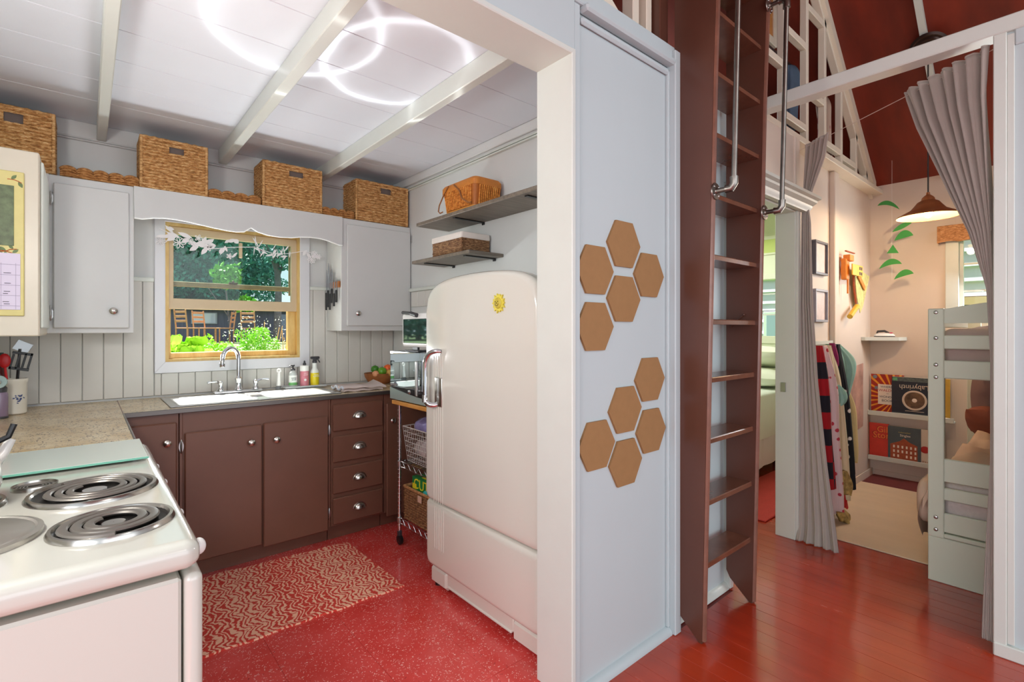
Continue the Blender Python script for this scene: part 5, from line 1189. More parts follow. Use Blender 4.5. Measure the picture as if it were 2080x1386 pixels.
# ================= CURTAINS =================
def curtain(nm, lb, A, B, rows, nf, amp, loc):
    # rows: list of (z, A(x,y), B(x,y), fold amplitude); A and B are the two side edges
    t = thing(nm, lb, 'curtain', loc, 'grey curtains on the nook wire')
    def fn(u, v):
        f = v*(len(rows)-1); i = min(int(f), len(rows)-2); g = f-i; g = g*g*(3-2*g)*.5+g*.5
        r0, r1 = rows[i], rows[i+1]
        lp = lambda a, b: a+(b-a)*g
        ax, ay = lp(r0[1][0], r1[1][0]), lp(r0[1][1], r1[1][1]); bx_, by_ = lp(r0[2][0], r1[2][0]), lp(r0[2][1], r1[2][1])
        z = lp(r0[0], r1[0]); am = lp(r0[3], r1[3])
        x = ax+(bx_-ax)*u; y = ay+(by_-ay)*u; d = Vector((bx_-ax, by_-ay)); d = d.normalized() if d.length > 1e-5 else Vector((1, 0)); n = Vector((-d.y, d.x))
        w = am*(sin(u*nf*2*pi+1.2*sin(v*3))+.35*sin(u*nf*4.7*pi+v*4))
        return (x+n.x*w, y+n.y*w, z+(.006*sin(u*nf*2*pi+1) if v < .02 else 0))
    mb = MB().grid(fn, 90, 70); o = obj('cloth', mb, M_CURT, t, sharp=180)
    md = o.modifiers.new('thickness', 'SOLIDIFY'); md.thickness = .003; md.offset = 0
    hb = MB().tube([tuple(Vector(fn(i/90, 0))+Vector((0, 0, .002))) for i in range(91)], .004, 6); obj('hem', hb, M_CURT, t, sharp=180)
    return t
curtain('curtain', 'grey curtain gathered to the left, tucked behind the door moulding and falling to the floor', None, None,
    [(2.500, (3.50, 1.195), (3.370, 1.02), .014), (2.38, (3.50, 1.20), (3.40, 1.05), .012), (2.20, (3.50, 1.205), (3.47, 1.145), .007), (2.10, (3.47, 1.205), (3.475, 1.165), .004), (2.0, (3.46, 1.205), (3.46, 1.15), .005),
     (1.5, (3.45, 1.21), (3.44, 1.135), .008), (1.0, (3.45, 1.21), (3.44, 1.105), .006), (.5, (3.45, 1.215), (3.41, 1.045), .006), (.1, (3.42, 1.225), (3.39, .99), .009), (.006, (3.40, 1.235), (3.38, .975), .012)], 5.0, 1, (3.4, 1.15, 0))
curtain('curtain', 'grey curtain gathered to the right, sweeping down behind the white partition post', None, None,
    [(2.500, (2.845, .275), (3.09, .605), .022), (2.30, (2.85, .28), (3.035, .545), .022), (2.0, (2.86, .272), (2.98, .435), .018), (1.75, (2.87, .265), (2.93, .345), .012), (1.5, (2.875, .262), (2.90, .285), .008),
     (1.2, (2.88, .262), (2.895, .272), .006), (.8, (2.875, .262), (2.89, .272), .006), (.5, (2.872, .262), (2.885, .285), .006), (.1, (2.865, .262), (2.875, .298), .008), (.03, (2.865, .262), (2.875, .300), .009)], 7.0, 1, (2.9, .35, 0))
obj('curtain_wire', MB().tube([(2.835, .24, 2.490), (3.10, .615, 2.487), (3.49, 1.20, 2.490), (3.55, 1.30, 2.495)], .0018, 6), mat('pale_wire', '#d8c8bc', .4), None, 'thin pale wire strung from the partition post to the stud wall', 'wire', loc=(3.1, .6, 2.49))

# ================= PENDANT LAMP =================
t = thing('pendant_lamp', 'copper-brown bell-shaped pendant lamp with glowing bulb over the nook', 'lamp', (4.57, .76, 3.3))
lx, ly = 4.57, .76
M_COP = mat('aged_copper', '#a66a42', .38, .3, var=.2, vs=15)
sh = obj('shade', MB().lathe([(.184, 0), (.177, .010), (.142, .030), (.102, .052), (.080, .080), (.062, .105), (.040, .118), (.036, .135), (.022, .150), (.012, .158), (.010, .175)], (lx, ly, 2.135), 40), M_COP, t)
obj('inner_reflector', MB().lathe([(.181, .001), (.174, .008), (.139, .027), (.099, .048), (.078, .074), (.058, .098), (.02, .108)][::-1], (lx, ly, 2.135), 36), mat('cream_inner_enamel', '#c9a373', .5), sh)
obj('socket', MB().cyl((lx, ly, 2.19), (lx, ly, 2.25), .018, n=14), M_DARK, t)
obj('bulb', MB().sph((lx, ly, 2.160), (.026, .026, .032), 18, 12), mat('glowing_bulb', '#ffd9a0', .3, emit='#ffc987', es=12), t)
zr = slope(lx)
obj('cord', MB().tube([(lx, ly, 2.30), (lx, ly, zr-.10)], .0045, 8), M_BLACK, t)
lamp('pendant_bulb_light', 'POINT', (lx, ly, 2.085), 11, (1.0, .72, .42), .03)
ang = math.atan(.87); R = Matrix.Rotation(ang, 4, 'Y')
mb = MB().lathe([(.001, 0), (.11, 0), (.115, -.008), (.10, -.018), (.085, -.014), (.075, -.026), (.055, -.024), (.045, -.040), (.022, -.046), (.001, -.05)], (0, 0, 0), 36)
T_ = Matrix.Translation((lx+.03, ly, slope(lx+.03)-.066)) @ R
mb.v = [tuple(T_ @ Vector(p)) for p in mb.v]; obj('ceiling_canopy', mb, mat('dark_bronze', '#3b2a24', .35, .6), t)

# ================= NOOK =================
t = obj('nook_rug', MB().box(3.60, 5.12, -.30, 1.309, .0005, .010, .004), mat('cream_ribbed_rug', '#d9c4a6', .95, var=.05, vs=8, bump=.6, bs=160, stretch=(1, .25, 1)), None, 'cream ribbed rug covering the floor of the sleeping nook', 'rug', loc=(4.3, .7, 0))
obj('floor_mat', MB().box(5.14, 5.483, .2, 1.30, .0005, .006, .002), mat('maroon_floor_mat', '#6a2a2a', .8, var=.08, vs=10), None, 'maroon mat strip beneath the book ledges', 'mat', loc=(5.3, .8, 0))
# bunk bed
BXN, BXF = 3.405, 5.32; BY0, BY1 = -.42, .567
t = thing('bunk_bed', 'sage-white wooden bunk bed with slatted end panel', 'bed', (4.35, .1, 0))
def bboard(nm, *a, par=None): return obj(nm, MB().box(*a, .004), M_BUNK, par or t)
for y0, y1 in ((.501, .567), (BY0, BY0+.066)):
    p = bboard('post', BXN-.004, BXN+.035, y0, y1, .235, 1.440)
    for z in (1.42, 1.285, 1.144, 1.079, .341, .276): obj('bolt_head', MB().lathe([(.001, -.005), (.006, -.005), (.009, -.003), (.010, 0)], (BXN-.004, (y0+y1)/2, z), 14, 'x'), M_STEEL, p)
for y0, y1 in ((.560, .64), (BY0, BY0+.066)): bboard('post', BXF-.035, BXF, y0, y1, 0, 1.44)
for x0 in (BXN+.004, BXF-.03):
    P = [(BY0+.05, 1.362), (.52, 1.362), (.52, 1.436), (.50, 1.438)]+[(.50-.05*i, 1.438+.05*sin(pi*(i)/17.5)) for i in range(1, 17)]+[(BY0+.05, 1.438)]
    obj('curved_top_board', MB().prism(P, 'x', x0, x0+.022), M_BUNK, t)
    for z0, z1 in ((1.228, 1.300), (1.074, 1.168), (.532, .652), (.436, .500), (.268, .368)): bboard('end_slat', x0, x0+.022, BY0+.05, .51, z0, z1)
bboard('foot_panel', BXN, BXN+.02, BY0, BY1, 0, .236); bboard('foot_ledge', BXN-.006, BXN+.03, BY0+.06, .502, .240, .262)
for z0, z1 in ((1.08, 1.20), (.27, .37)):
    bboard('side_rail', BXN+.03, BXF-.03, .53, .553, z0, z1); bboard('side_rail', BXN+.03, BXF-.03, BY0+.01, BY0+.033, z0, z1)
bboard('guard_rail', BXN+.03, BXF-.9, .53, .55, 1.34, 1.41)
M_LIN = mat('greige_bed_linen', '#b5a39c', .95, var=.06, vs=9, bump=.5, bs=14); M_LIN2 = mat('pale_lattice_linen', '#cdc4c0', .95, var=.08, vs=60, bump=.4, bs=18)
def soft(mb, x0, x1, y0, y1, z0, z1, r, wob, seed, n=26):
    random.seed(seed); ph = [random.uniform(0, 6) for _ in range(5)]; b = len(mb.v); mb.rbox(x0, x1, y0, y1, z0, z1, r, 5)
    # refine the top as a wavy sheet
    def fn(u, v):
        x = x0+r*.5+(x1-x0-r)*u; y = y0+r*.5+(y1-y0-r)*v; e = min(u, 1-u, v, 1-v); h = min(1, e*9)
        return (x, y, z1-.5*r*(1-h)+wob*h*(sin(x*7+ph[0])*sin(y*9+ph[1])+.5*sin(x*17+y*11+ph[2])+.25*sin(x*31-y*25+ph[3])))
    return mb.grid(fn, n*2, n)
G = 'mattresses on the bunk bed'
obj('mattress', soft(MB(), BXN+.04, BXF-.04, BY0+.04, .525, 1.115, 1.335, .05, .012, 1), M_LIN, None, 'rumpled greige bedding on the upper bunk', 'bedding', G, loc=(4.3, 0, 1.1), sharp=80)
obj('mattress', soft(MB(), BXN+.04, BXF-.04, BY0+.04, .525, .30, .53, .05, .012, 2), M_LIN2, None, 'pale patterned mattress on the lower bunk', 'mattress', G, loc=(4.3, 0, .3), sharp=80)
dv = MB()
def dfn(u, v):
    x = 3.47+1.35*u; y = BY0+.06+(.60-BY0-.06)*v; h = .60+.05*sin(u*5.2)*sin(v*3.1)+.018*sin(x*19+y*7)+.012*sin(y*27-x*9); h -= .05*(1-u) 
    if v > .93: h -= (v-.93)*2.2
    return (x, y, h)
dv.grid(dfn, 70, 40); dv.grid(lambda u, v: (dfn(u, 1)[0], .600+.022*sin(pi*v)+.006*sin(u*30), dfn(u, 1)[2]-v*(.20+.02*sin(u*9))), 70, 14); dv.rbox(3.50, 3.78, .56, .64, .26, .50, (.06, .035, .08), 5); dv.grid(lambda u, v: (3.47-.004*v, dfn(0, u)[1], dfn(0, u)[2]-.05*v), 40, 3)
dv.grid(lambda u, v: (4.82+.01*v, dfn(1, u)[1], dfn(1, u)[2]-.06*v), 40, 3)
o = obj('duvet', dv, mat('cream_peach_duvet', '#d3bba6', .95, var=.04, vs=8, bump=.3, bs=30), None, 'cream duvet humped over the lower bunk, hanging over its side', 'duvet', loc=(4.1, .1, .5), sharp=180)
def pillow(lb, c, s, col, nm, rot=(0,0,0), G='pillows on the lower bunk'):
    mb = MB(); nu, nv = 22, 14
    for sg in (1, -1):
        def fn(u, v):
            a, b = u*2-1, v*2-1; h = (1-a**4)*(1-b**4); return (a*s[0]*(1-.06*b*b), b*s[1]*(1-.06*a*a), sg*s[2]*max(h, 0)**.5+.004*sin(a*9)*sin(b*7))
        mb.grid(fn if sg > 0 else (lambda u, v: fn(1-u, v)), nu, nv)
    M = Matrix.Translation(c) @ Matrix.Rotation(rot[2], 4, 'Z') @ Matrix.Rotation(rot[1], 4, 'Y') @ Matrix.Rotation(rot[0], 4, 'X')
    mb.v = [tuple(M @ Vector(p)) for p in mb.v]
    return obj('pillow', mb, mat(nm, col, .95, var=.05, vs=9, bump=.3, bs=25), None, lb, 'pillow', G, loc=tuple(Vector(c)-Vector((0,0,s[2]))), sharp=180)
pillow('mauve-grey pillow propped at the head of the lower bunk', (5.12, .30, .80), (.19, .30, .06), '#8d7370', 'mauve_cloth', (0, radians(75), 0))
pillow('terracotta pillow in front of the mauve one on the lower bunk', (4.97, .34, .655), (.16, .27, .075), '#8e5240', 'terracotta_cloth', (0, radians(40), 0))

# corner shelf and what lies on it
obj('corner_shelf', MB().prism([(5.499, 1.329), (5.499, 1.06), (5.37, 1.09), (5.22, 1.30), (5.22, 1.329)], 'z', 1.232, 1.262), M_TRIM, None, 'small white corner shelf on the nook back wall', 'shelf', loc=(5.4, 1.2, 1.24))
t = thing('steam_iron', 'white iron with dark sole and pink detail lying on corner shelf', 'iron', (5.40, 1.19, 1.263))
def lpt(a): return (5.40+a[0]*.8, 1.20+a[1]*.72)
sole = [(-.05, .08), (-.03, .10), (.03, .10), (.05, .07), (.045, -.01), (.015, -.095), (0, -.105), (-.02, -.09), (-.045, -.01)]
obj('sole_plate', MB().prism([lpt(p) for p in sole], 'z', 1.2645, 1.272), M_DGREY, t)
obj('body', MB().ring_loft([[(*lpt((p[0]*k, p[1]*k)), z) for p in sole] for k, z in ((1, 1.272), (1.0, 1.280), (.8, 1.293), (.45, 1.299))]), M_WHITEP, t)
obj('handle', MB().tube([(5.40, 1.255, 1.292), (5.40, 1.25, 1.312), (5.40, 1.20, 1.316), (5.40, 1.165, 1.296)], [.009, .010, .010, .008], 8), M_DGREY, t)
obj('button', MB().sph((5.392, 1.15, 1.300), (.008, .014, .005), 10, 6), mat('pink_plastic', '#c9365e', .4), t)

# book ledges with books
for nm, lb, z, y0 in (('book_ledge', 'upper white book ledge on the nook back wall', .553, .735), ('book_ledge', 'lower white book ledge on the nook back wall', .150, .78)):
    t = thing(nm, lb, 'shelf', (5.45, 1.0, z), 'white picture-book ledges')
    obj('ledge_board', MB().box(5.425, 5.4985, y0, 1.329, z, z+.012, .002), M_TRIM, t); obj('front_lip', MB().box(5.415, 5.427, y0, 1.329, z, z+.042, .003), M_TRIM, t)
XB = 5.44
def cover(nm, lb, y0, y1, z0, z1, m, cat='book', x=XB, th=.018, lean=.03, G='picture books on the nook ledges'):
    t = thing(nm, lb, cat, (x, (y0+y1)/2, z0), G); mb = MB(); mb.box(x, x+th, y0, y1, z0, z1, .001)
    obj('cover', mb, m, t); obj('page_block', MB().box(x+.002, x+th-.002, y0+.003, y1-.003, z1-.001, z1+.0008), mat('page_paper', '#d8cdb8', .8), t); return t
RB = (radians(90), 0, radians(-90))
def rays():
    m = mat('sunburst_cover', '#d8481c', .35); n = N(m); tc = n.new('ShaderNodeTexCoord'); mp = n.new('ShaderNodeMapping'); n.l.new(tc.outputs['Object'], mp.inputs['Vector']); mp.inputs['Location'].default_value = (0, .06, -.15)
    sx = n.new('ShaderNodeSeparateXYZ'); n.l.new(mp.outputs[0], sx.inputs[0]); a = n.math('ARCTAN2', sx.outputs[2], sx.outputs[1])
    s = n.math('SINE', n.math('MULTIPLY', a, 26)); n.color(n.mix(n.ramp(s, [(.45, (0,0,0,1)), (.55, (1,1,1,1))]), '#a3240f', '#f09a1e')); return m
LZ = .5652
t = cover('picture_book', 'orange and red sunburst picture book with white title block on the upper ledge', 1.075, 1.315, LZ, .925, rays(), x=5.463)
obj('title_block', MB().box(5.4615, 5.4635, 1.12, 1.262, .655, .835), mat('cream_print', '#efe3d3', .5), t)
for s, z, c, sz in (("WHERE'S", .812, '#5b6470', .026), ('WALDO?', .780, '#b3201c', .032), ('THE', .752, '#8a7a70', .010), ('WONDER', .722, '#4a4a50', .027), ('BOOK', .688, '#4a4a50', .030)):
    text('lettering', s, sz, mat('ink_'+c[1:], c, .5), t, (5.4610, 1.192, z), RB)
obj('print_spots', MB().lathe([(.001, -.002), (.016, -.001), (.017, 0)], (5.4625, 1.285, .90), 14, 'x').lathe([(.001, -.002), (.014, -.001), (.015, 0)], (5.4625, 1.275, .80), 14, 'x'), mat('grey_blue_print', '#7d8088', .5), t)
M_NAVY = mat('dark_navy_print', '#232733', .35, var=.15, vs=30)
t = cover('game_box', 'dark board game box with glowing round medallion standing upside down on upper ledge', .865, 1.155, LZ, .912, M_NAVY, 'game box', x=5.434, th=.028)
obj('top_stripe', MB().box(5.4325, 5.4342, .868, 1.152, .875, .909).box(5.4325, 5.4342, .868, 1.152, .5665, .600), mat('grey_leaf_print', '#55605e', .5, var=.5, vs=60), t)
obj('corner_patch', MB().box(5.4318, 5.4336, 1.115, 1.145, .880, .905), mat('green_logo_print', '#5fae7a', .5), t)
cy, cz = .995, .715
obj('medallion', MB().lathe([(.080, -.001), (.086, -.003), (.074, -.004), (.070, -.001)], (5.4335, cy, cz), 36, 'x'), mat('pale_frame_print', '#d8c8b4', .4), t)
obj('medallion_picture', MB().lathe([(.001, -.0015), (.071, -.0013), (.071, 0)], (5.4335, cy, cz), 30, 'x'), mat('red_green_picture', '#6b5138', .4, var=.8, vs=14), t)
obj('bright_spot', MB().lathe([(.001, -.003), (.016, -.002), (.018, 0)], (5.4325, cy, cz), 16, 'x'), mat('cream_print', '#efe3d3', .5), t)
lab = text('lettering', 'Labyrinth', .060, mat('pale_frame_print', '#d8c8b4', .4), t, (5.4325, 1.0, .828), (radians(-90), radians(180)*0, radians(-90)), sx=.9); lab.rotation_euler = (Matrix.Rotation(radians(-90), 3, 'Z') @ Matrix.Rotation(radians(90), 3, 'X') @ Matrix.Rotation(pi, 3, 'Z')).to_euler()
obj('caption_line', MB().box(5.4322, 5.4338, .93, 1.06, .618, .622), mat('pale_frame_print', '#d8c8b4', .4), t)
t = cover('picture_book', 'thin yellow-spined book at the right end of the upper ledge, behind the bunk post', .765, .845, LZ, .915, mat('mustard_print', '#c9a23c', .5, var=.1, vs=20), x=5.45)
LZ = .1622
t = cover('picture_book', 'red picture book with orange title lettering on the lower ledge', 1.180, 1.325, LZ, .482, mat('coral_red_print', '#d23c2c', .4, var=.1, vs=18), x=5.45)
for s, z, y in (('Gil', .425, 1.226), ('Stor', .372, 1.235)):
    text('title_outline', s, .088, mat('dark_red_print', '#9c1c16', .4), t, (5.4488, y, z), RB, sx=.92); C.objects[-1] if False else None
    text('lettering', s, .078, mat('orange_print', '#f08a3c', .4), t, (5.4472, y, z+.001), RB, sx=.92)
t = cover('picture_book', 'slate-blue picture book with a red house front on the lower ledge', .952, 1.183, LZ, .474, mat('slate_print', '#4d5a60', .4, var=.12, vs=14), x=5.437)
M_HS = mat('red_house_print', '#a8502c', .5, var=.2, vs=50); XH = 5.4355
obj('house_print', MB().prism([(1.165, .19), (1.165, .315), (1.10, .345), (1.068, .375), (1.03, .345), (.975, .32), (.975, .17), (1.02, .17)], 'x', XH, XH+.002), M_HS, t)
mb = MB()
for i in range(6):
    for j in range(3):
        if (i, j) != (2, 0): mb.box(XH-.0008, XH+.0003, 1.145-i*.030-.012, 1.145-i*.030, .205+j*.040, .228+j*.040)
obj('window_print', mb, mat('cream_print', '#efe3d3', .5), t)
text('lettering', 'nutcracker', .020, mat('gold_print', '#b9a562', .5), t, (XH+.001, 1.065, .425), RB); text('lettering', 'Singles', .028, mat('cream_print', '#efe3d3', .5), t, (XH+.001, 1.06, .398), RB)
t = cover('picture_book', 'cream book with a red figure print behind the bunk post on the lower ledge', .795, .955, LZ, .470, mat('cream_cover_print', '#ddd0bf', .5), x=5.442)
obj('figure_print', MB().sph((5.4415, .925, .30), (.002, .032, .030), 16, 8).sph((5.4415, .838, .345), (.002, .022, .022), 14, 8).box(5.4405, 5.442, .81, .865, .20, .23).box(5.4405, 5.442, .81, .865, .25, .27).box(5.4405, 5.442, .815, .86, .29, .32), mat('red_figure_print', '#b5231c', .5), t)
text('lettering', 'TH', .035, mat('rust_print', '#b06a40', .5), t, (5.4412, .925, .19), RB)

# green hanging mobile
t = thing('leaf_mobile', 'hanging mobile of six green half-moon shapes by the nook back wall', 'mobile', (5.30, 1.15, 2.0))
M_LF = mat('green_felt', '#3f9b4a', .7, var=.06, vs=14)
XM = 5.30; K = .964
def shape(pts): obj('leaf', MB().prism([(y*K, 1.33+(z-1.33)*K) for y, z in pts], 'x', XM, XM+.004), M_LF, t)
def halfmoon(ya, za, yb, zb, h, sag=0.0, n=12):
    up = []; lo = []
    for i in range(n+1):
        u = i/n; y = ya+(yb-ya)*u; z = za+(zb-za)*u; up.append((y, z+h*sin(pi*u)**.75)); lo.append((y, z+sag*sin(pi*u)))
    shape(up+lo[1:-1][::-1])
halfmoon(1.275, 2.462, 1.112, 2.398, .062, .022); halfmoon(1.165, 2.205, 1.025, 2.265, .035, -.012); halfmoon(1.150, 2.125, 1.015, 2.155, .068, .0); shape([(1.205, 2.018), (1.118, 2.012), (1.160, 2.092)]); halfmoon(1.262, 1.882, 1.095, 1.912, .068, .015); halfmoon(1.152, 1.778, 1.012, 1.820, .060, .004)
obj('thread', MB().tube([(XM+.002, 1.125, slope(XM)-.02), (XM+.002, 1.125, 1.76)], .0009, 5), M_WHITEP, t)

# woven valance over the nook window
mb = MB(); x0 = 5.39
def vf(a, b):
    bot = 2.045+.012*abs(sin(a*pi*5)); z = bot+(2.188-bot)*b; r = b*10; d = .004*abs(sin(r*pi))+.003*abs(sin(a*60)); return (x0-d, .838-a*.72, z)
mb.grid(vf, 110, 30); mb.grid(lambda a, b: (x0+(5.498-x0)*a, .838+.002*abs(sin(b*10*pi)), 2.05+.138*b), 10, 20); mb.box(x0+.003, 5.498, .12, .834, 2.180, 2.187).box(x0+.001, x0+.005, .12, .834, 2.062, 2.186)
obj('wicker_valance', mb, weave_mat('light_brown_wicker', '#8a5a33', '#b98253', '#d4a374', 1.0), None, 'light brown woven valance above the nook window', 'valance', loc=(5.45, .48, 2.1), sharp=80)

# pictures, toy and pennant on the nook left wall
for z0, z1, lb in ((1.735, 1.985, 'upper dark-framed picture on the wall beside the left curtain'), (1.385, 1.628, 'lower grey-framed picture on the wall beside the left curtain')):
    xa, xb = 4.02, 4.28
    t = thing('framed_picture', lb, 'picture', ((xa+xb)/2, 1.32, z0), 'framed pictures by the left curtain')
    mf = mat('slate_frame', '#5a5c66', .35) if z0 > 1.6 else mat('pale_frame', '#9a9ca8', .35)
    obj('frame', MB().box(xa, xb, 1.300, 1.329, z0, z0+.018, .002).box(xa, xb, 1.300, 1.329, z1-.018, z1, .002).box(xa, xa+.016, 1.300, 1.329, z0+.018, z1-.018, .002).box(xb-.016, xb, 1.300, 1.329, z0+.018, z1-.018, .002), mf, t)
    obj('print', MB().box(xa+.016, xb-.016, 1.316, 1.322, z0+.018, z1-.018), mat('pale_sketch_print', '#d9c7c0', .5, var=.12, vs=22), t)
t = thing('wooden_toy', 'orange and yellow wooden propeller toy hanging on the nook wall', 'toy', (4.72, 1.25, 1.80))
M_OR = mat('orange_toy_wood', '#d9822a', .5, var=.1, vs=30); M_YE = mat('yellow_toy_wood', '#dcb43e', .5, var=.1, vs=30)
obj('body', MB().box(4.60, 4.68, 1.27, 1.31, 1.73, 1.90, .006).box(4.62, 4.72, 1.25, 1.30, 1.88, 1.93, .004).cyl((4.67, 1.28, 1.62), (4.67, 1.28, 1.74), .008, n=8), M_OR, t)
w = obj('wing', MB().box(4.63, 4.90, 1.235, 1.245, 1.765, 1.855, .003), M_YE, t)
mb = MB()
for i in range(2):
    for j in range(2): mb.box(4.80+i*.045, 4.83+i*.045, 1.2335, 1.236, 1.775+j*.042, 1.80+j*.042)
obj('opening', mb, M_DARK, w); obj('propeller', MB().box(4.58, 4.80, 1.262, 1.280, 1.950, 1.960, .004), mat('rust_toy_wood', '#a3522c', .5), t)
t = thing('pennant', 'yellow and grey patterned paper kite pinned near the nook corner', 'pennant', (5.0, 1.29, 1.6))
obj('sheet', MB().prism([(4.86, 1.86), (5.29, 1.80), (5.10, 1.53), (5.02, 1.47), (4.92, 1.62)], 'y', 1.285, 1.289), mat('yellow_grey_pattern', '#c9c27c', .7, var=.35, vs=26), t)
obj('strip', MB().prism([(4.92, 1.77), (4.95, 1.80), (5.12, 1.70), (5.10, 1.665)], 'y', 1.272, 1.280).prism([(4.84, 1.82), (4.88, 1.83), (4.90, 1.79), (4.86, 1.775)], 'y', 1.272, 1.280), M_OR, t)
obj('spar', MB().tube([(4.855, 1.293, 1.86), (4.87, 1.293, 1.70), (4.93, 1.293, 1.55)], .008, 6), mat('rust_toy_wood', '#a3522c', .5), t)
obj('tail', MB().tube([(4.72, 1.28, 1.435), (4.93, 1.285, 1.525)], .021, 10), M_YE, t)
obj('wall_print', MB().grid(lambda a, b: (4.63+.62*a, 1.3235-.004*abs(sin(a*7))*abs(sin(b*5)), .42+.56*b+.05*a), 24, 20).grid(lambda a, b: (5.25-.62*a, 1.3265, .42+.56*b+.05*(1-a)), 4, 4), mat('rust_lilac_print', '#b98f80', .8, var=.35, vs=7), None, 'rust and lilac collage print hung behind the clothes', 'print', loc=(4.95, 1.325, .7), sharp=80)

# clothes
obj('peg_rail', MB().box(3.62, 4.38, 1.298, 1.3285, 1.215, 1.245, .003), M_TRIM, None, 'white peg rail carrying the hanging clothes on nook wall', 'peg rail', loc=(4.0, 1.31, 1.23))
def garment(nm, lb, pts, m, fl=4, cat='clothing', seed=0, ymax=1.3205):
    # pts: (x, y, z, half width along x, half depth along y)
    n = 40; rings = []; pts = [((3.74+(p[0]-3.74)*.74 if ymax < 2 else p[0]), (1.2+(p[1]-1.2)*.45 if ymax < 2 else p[1]), p[2], p[3]*(.85 if ymax < 2 else 1), p[4]*(.8 if ymax < 2 else 1)) for p in pts]; pts = catmull([tuple(map(float, p)) for p in pts], 6); m_ = len(pts)-1
    for i in range(m_+1):
        f = i/m_*(len(pts)-1); k = min(int(f), len(pts)-2); g = f-k; a, b = pts[k], pts[k+1]; q = [a[j]+(b[j]-a[j])*g for j in range(5)]
        ring = []
        for j in range(n):
            th = 2*pi*j/n; w = 1+.15*sin(fl*th+seed+i*.10)+.07*sin((fl*2+1)*th+seed*2+i*.05)+.04*sin(i*.5+th*2); ring.append((q[0]+q[3]*w*cos(th), min(q[1]+q[4]*w*sin(th), ymax), q[2]+.008*sin(3*th+seed)*(1 if i == m_ else 0)))
        rings.append(ring)
    return obj(nm, MB().ring_loft(rings), m, None, lb, cat, 'clothes hanging on the nook wall', loc=(pts[0][0], pts[0][1], pts[-1][2]), sharp=80)
def plaid():
    m = mat('red_black_plaid', '#a01420', .9); n = N(m); v = n.pos(); ck = n.new('ShaderNodeTexChecker'); ck.inputs['Scale'].default_value = 9; ck.inputs['Color1'].default_value = L('#a8121f'); ck.inputs['Color2'].default_value = L('#1c1a26'); n.l.new(v, ck.inputs['Vector']); n.color(ck.outputs['Color']); return m
def spots(nm, base, dot, sc, th=.25, a=.5):
    m = mat(nm, base, .9); n = N(m); v = n.pos(); vo = n.new('ShaderNodeTexVoronoi'); vo.inputs['Scale'].default_value = sc; n.l.new(v, vo.inputs['Vector']); n.color(n.mix(n.ramp(vo.outputs['Distance'], [(th, (1,1,1,1)), (th+.04, (0,0,0,1))]), base, dot)); return m
garment('plaid_shirt', 'red and black plaid garment hanging nearest the left curtain', [(3.74, 1.20, 1.22, .04, .03), (3.76, 1.19, 1.05, .055, .05), (3.77, 1.17, .8, .06, .06), (3.80, 1.15, .55, .07, .06), (3.83, 1.13, .26, .06, .07)], plaid(), 4, seed=1)
garment('floral_shirt', 'pale pink floral garment hanging beside the plaid one', [(3.86, 1.20, 1.22, .03, .03), (3.85, 1.17, 1.05, .05, .06), (3.86, 1.15, .85, .06, .08), (3.87, 1.13, .58, .05, .08), (3.92, 1.10, .20, .05, .08), (3.94, 1.08, .08, .04, .08)], spots('pink_floral_cloth', '#dfc4c4', '#c23a4a', 16, .2), 5, seed=2)
garment('cream_trousers', 'long cream garment in the middle of the hanging clothes', [(3.98, 1.20, 1.22, .04, .04), (3.99, 1.16, 1.0, .06, .07), (4.03, 1.13, .75, .06, .08), (4.08, 1.11, .45, .06, .08), (4.12, 1.09, .15, .06, .07)], mat('cream_cloth', '#d6c8a6', .95, var=.05, vs=10, bump=.3, bs=30), 3, seed=3)
garment('magenta_shirt', 'magenta garment edge showing at the top of the row', [(4.00, 1.14, 1.235, .02, .02), (4.03, 1.12, 1.15, .02, .025), (4.05, 1.11, 1.08, .012, .02)], mat('magenta_cloth', '#8c2358', .9), 3, seed=4)
garment('dotted_dress', 'black garment with white dots hanging full length', [(4.14, 1.16, 1.225, .03, .03), (4.16, 1.13, 1.0, .035, .05), (4.20, 1.10, .75, .04, .06), (4.24, 1.08, .5, .04, .06), (4.27, 1.06, .2, .04, .06)], spots('black_dotted_cloth', '#17171d', '#e2ddd6', 13, .18), 4, seed=5)
garment('aqua_hoodie', 'aqua hooded top bulging from the top of the row', [(4.20, 1.23, 1.225, .05, .05), (4.30, 1.19, 1.13, .10, .09), (4.34, 1.17, 1.02, .10, .09), (4.34, 1.18, .90, .07, .07), (4.32, 1.2, .78, .04, .05)], mat('aqua_cloth', '#8fbcae', .95, var=.15, vs=8, bump=.3, bs=30), 4, seed=6)
garment('aqua_shirt', 'small aqua folded sleeve among the cream clothes', [(3.98, 1.09, .95, .03, .03), (4.02, 1.07, .90, .06, .05), (4.03, 1.06, .84, .05, .05), (4.02, 1.07, .80, .03, .03)], mat('aqua_cloth', '#8fbcae', .95), 4, seed=7)
garment('yellow_jacket', 'pale yellow padded garment at the right end of the row', [(4.34, 1.16, .92, .03, .03), (4.38, 1.14, .80, .06, .06), (4.40, 1.13, .65, .06, .07), (4.43, 1.12, .50, .06, .07), (4.45, 1.11, .36, .05, .06)], mat('pale_yellow_cloth', '#d8c68e', .95, var=.06, vs=8, bump=.4, bs=22), 5, seed=8)
garment('tiger_scarf', 'gold and black striped scarf hanging low under the cream garment', [(4.02, 1.03, .36, .03, .04), (4.06, 1.02, .28, .08, .06), (4.05, 1.01, .2, .05, .05)], mat('gold_black_stripe', '#a38a52', .9, var=.8, vs=26), 5, seed=9)
garment('red_ribbon', 'red ribbon end near the floor below the clothes', [(4.09, 1.02, .19, .015, .012), (4.11, 1.01, .09, .035, .015)], mat('red_silicone', '#c3141c', .4), 2, seed=10)
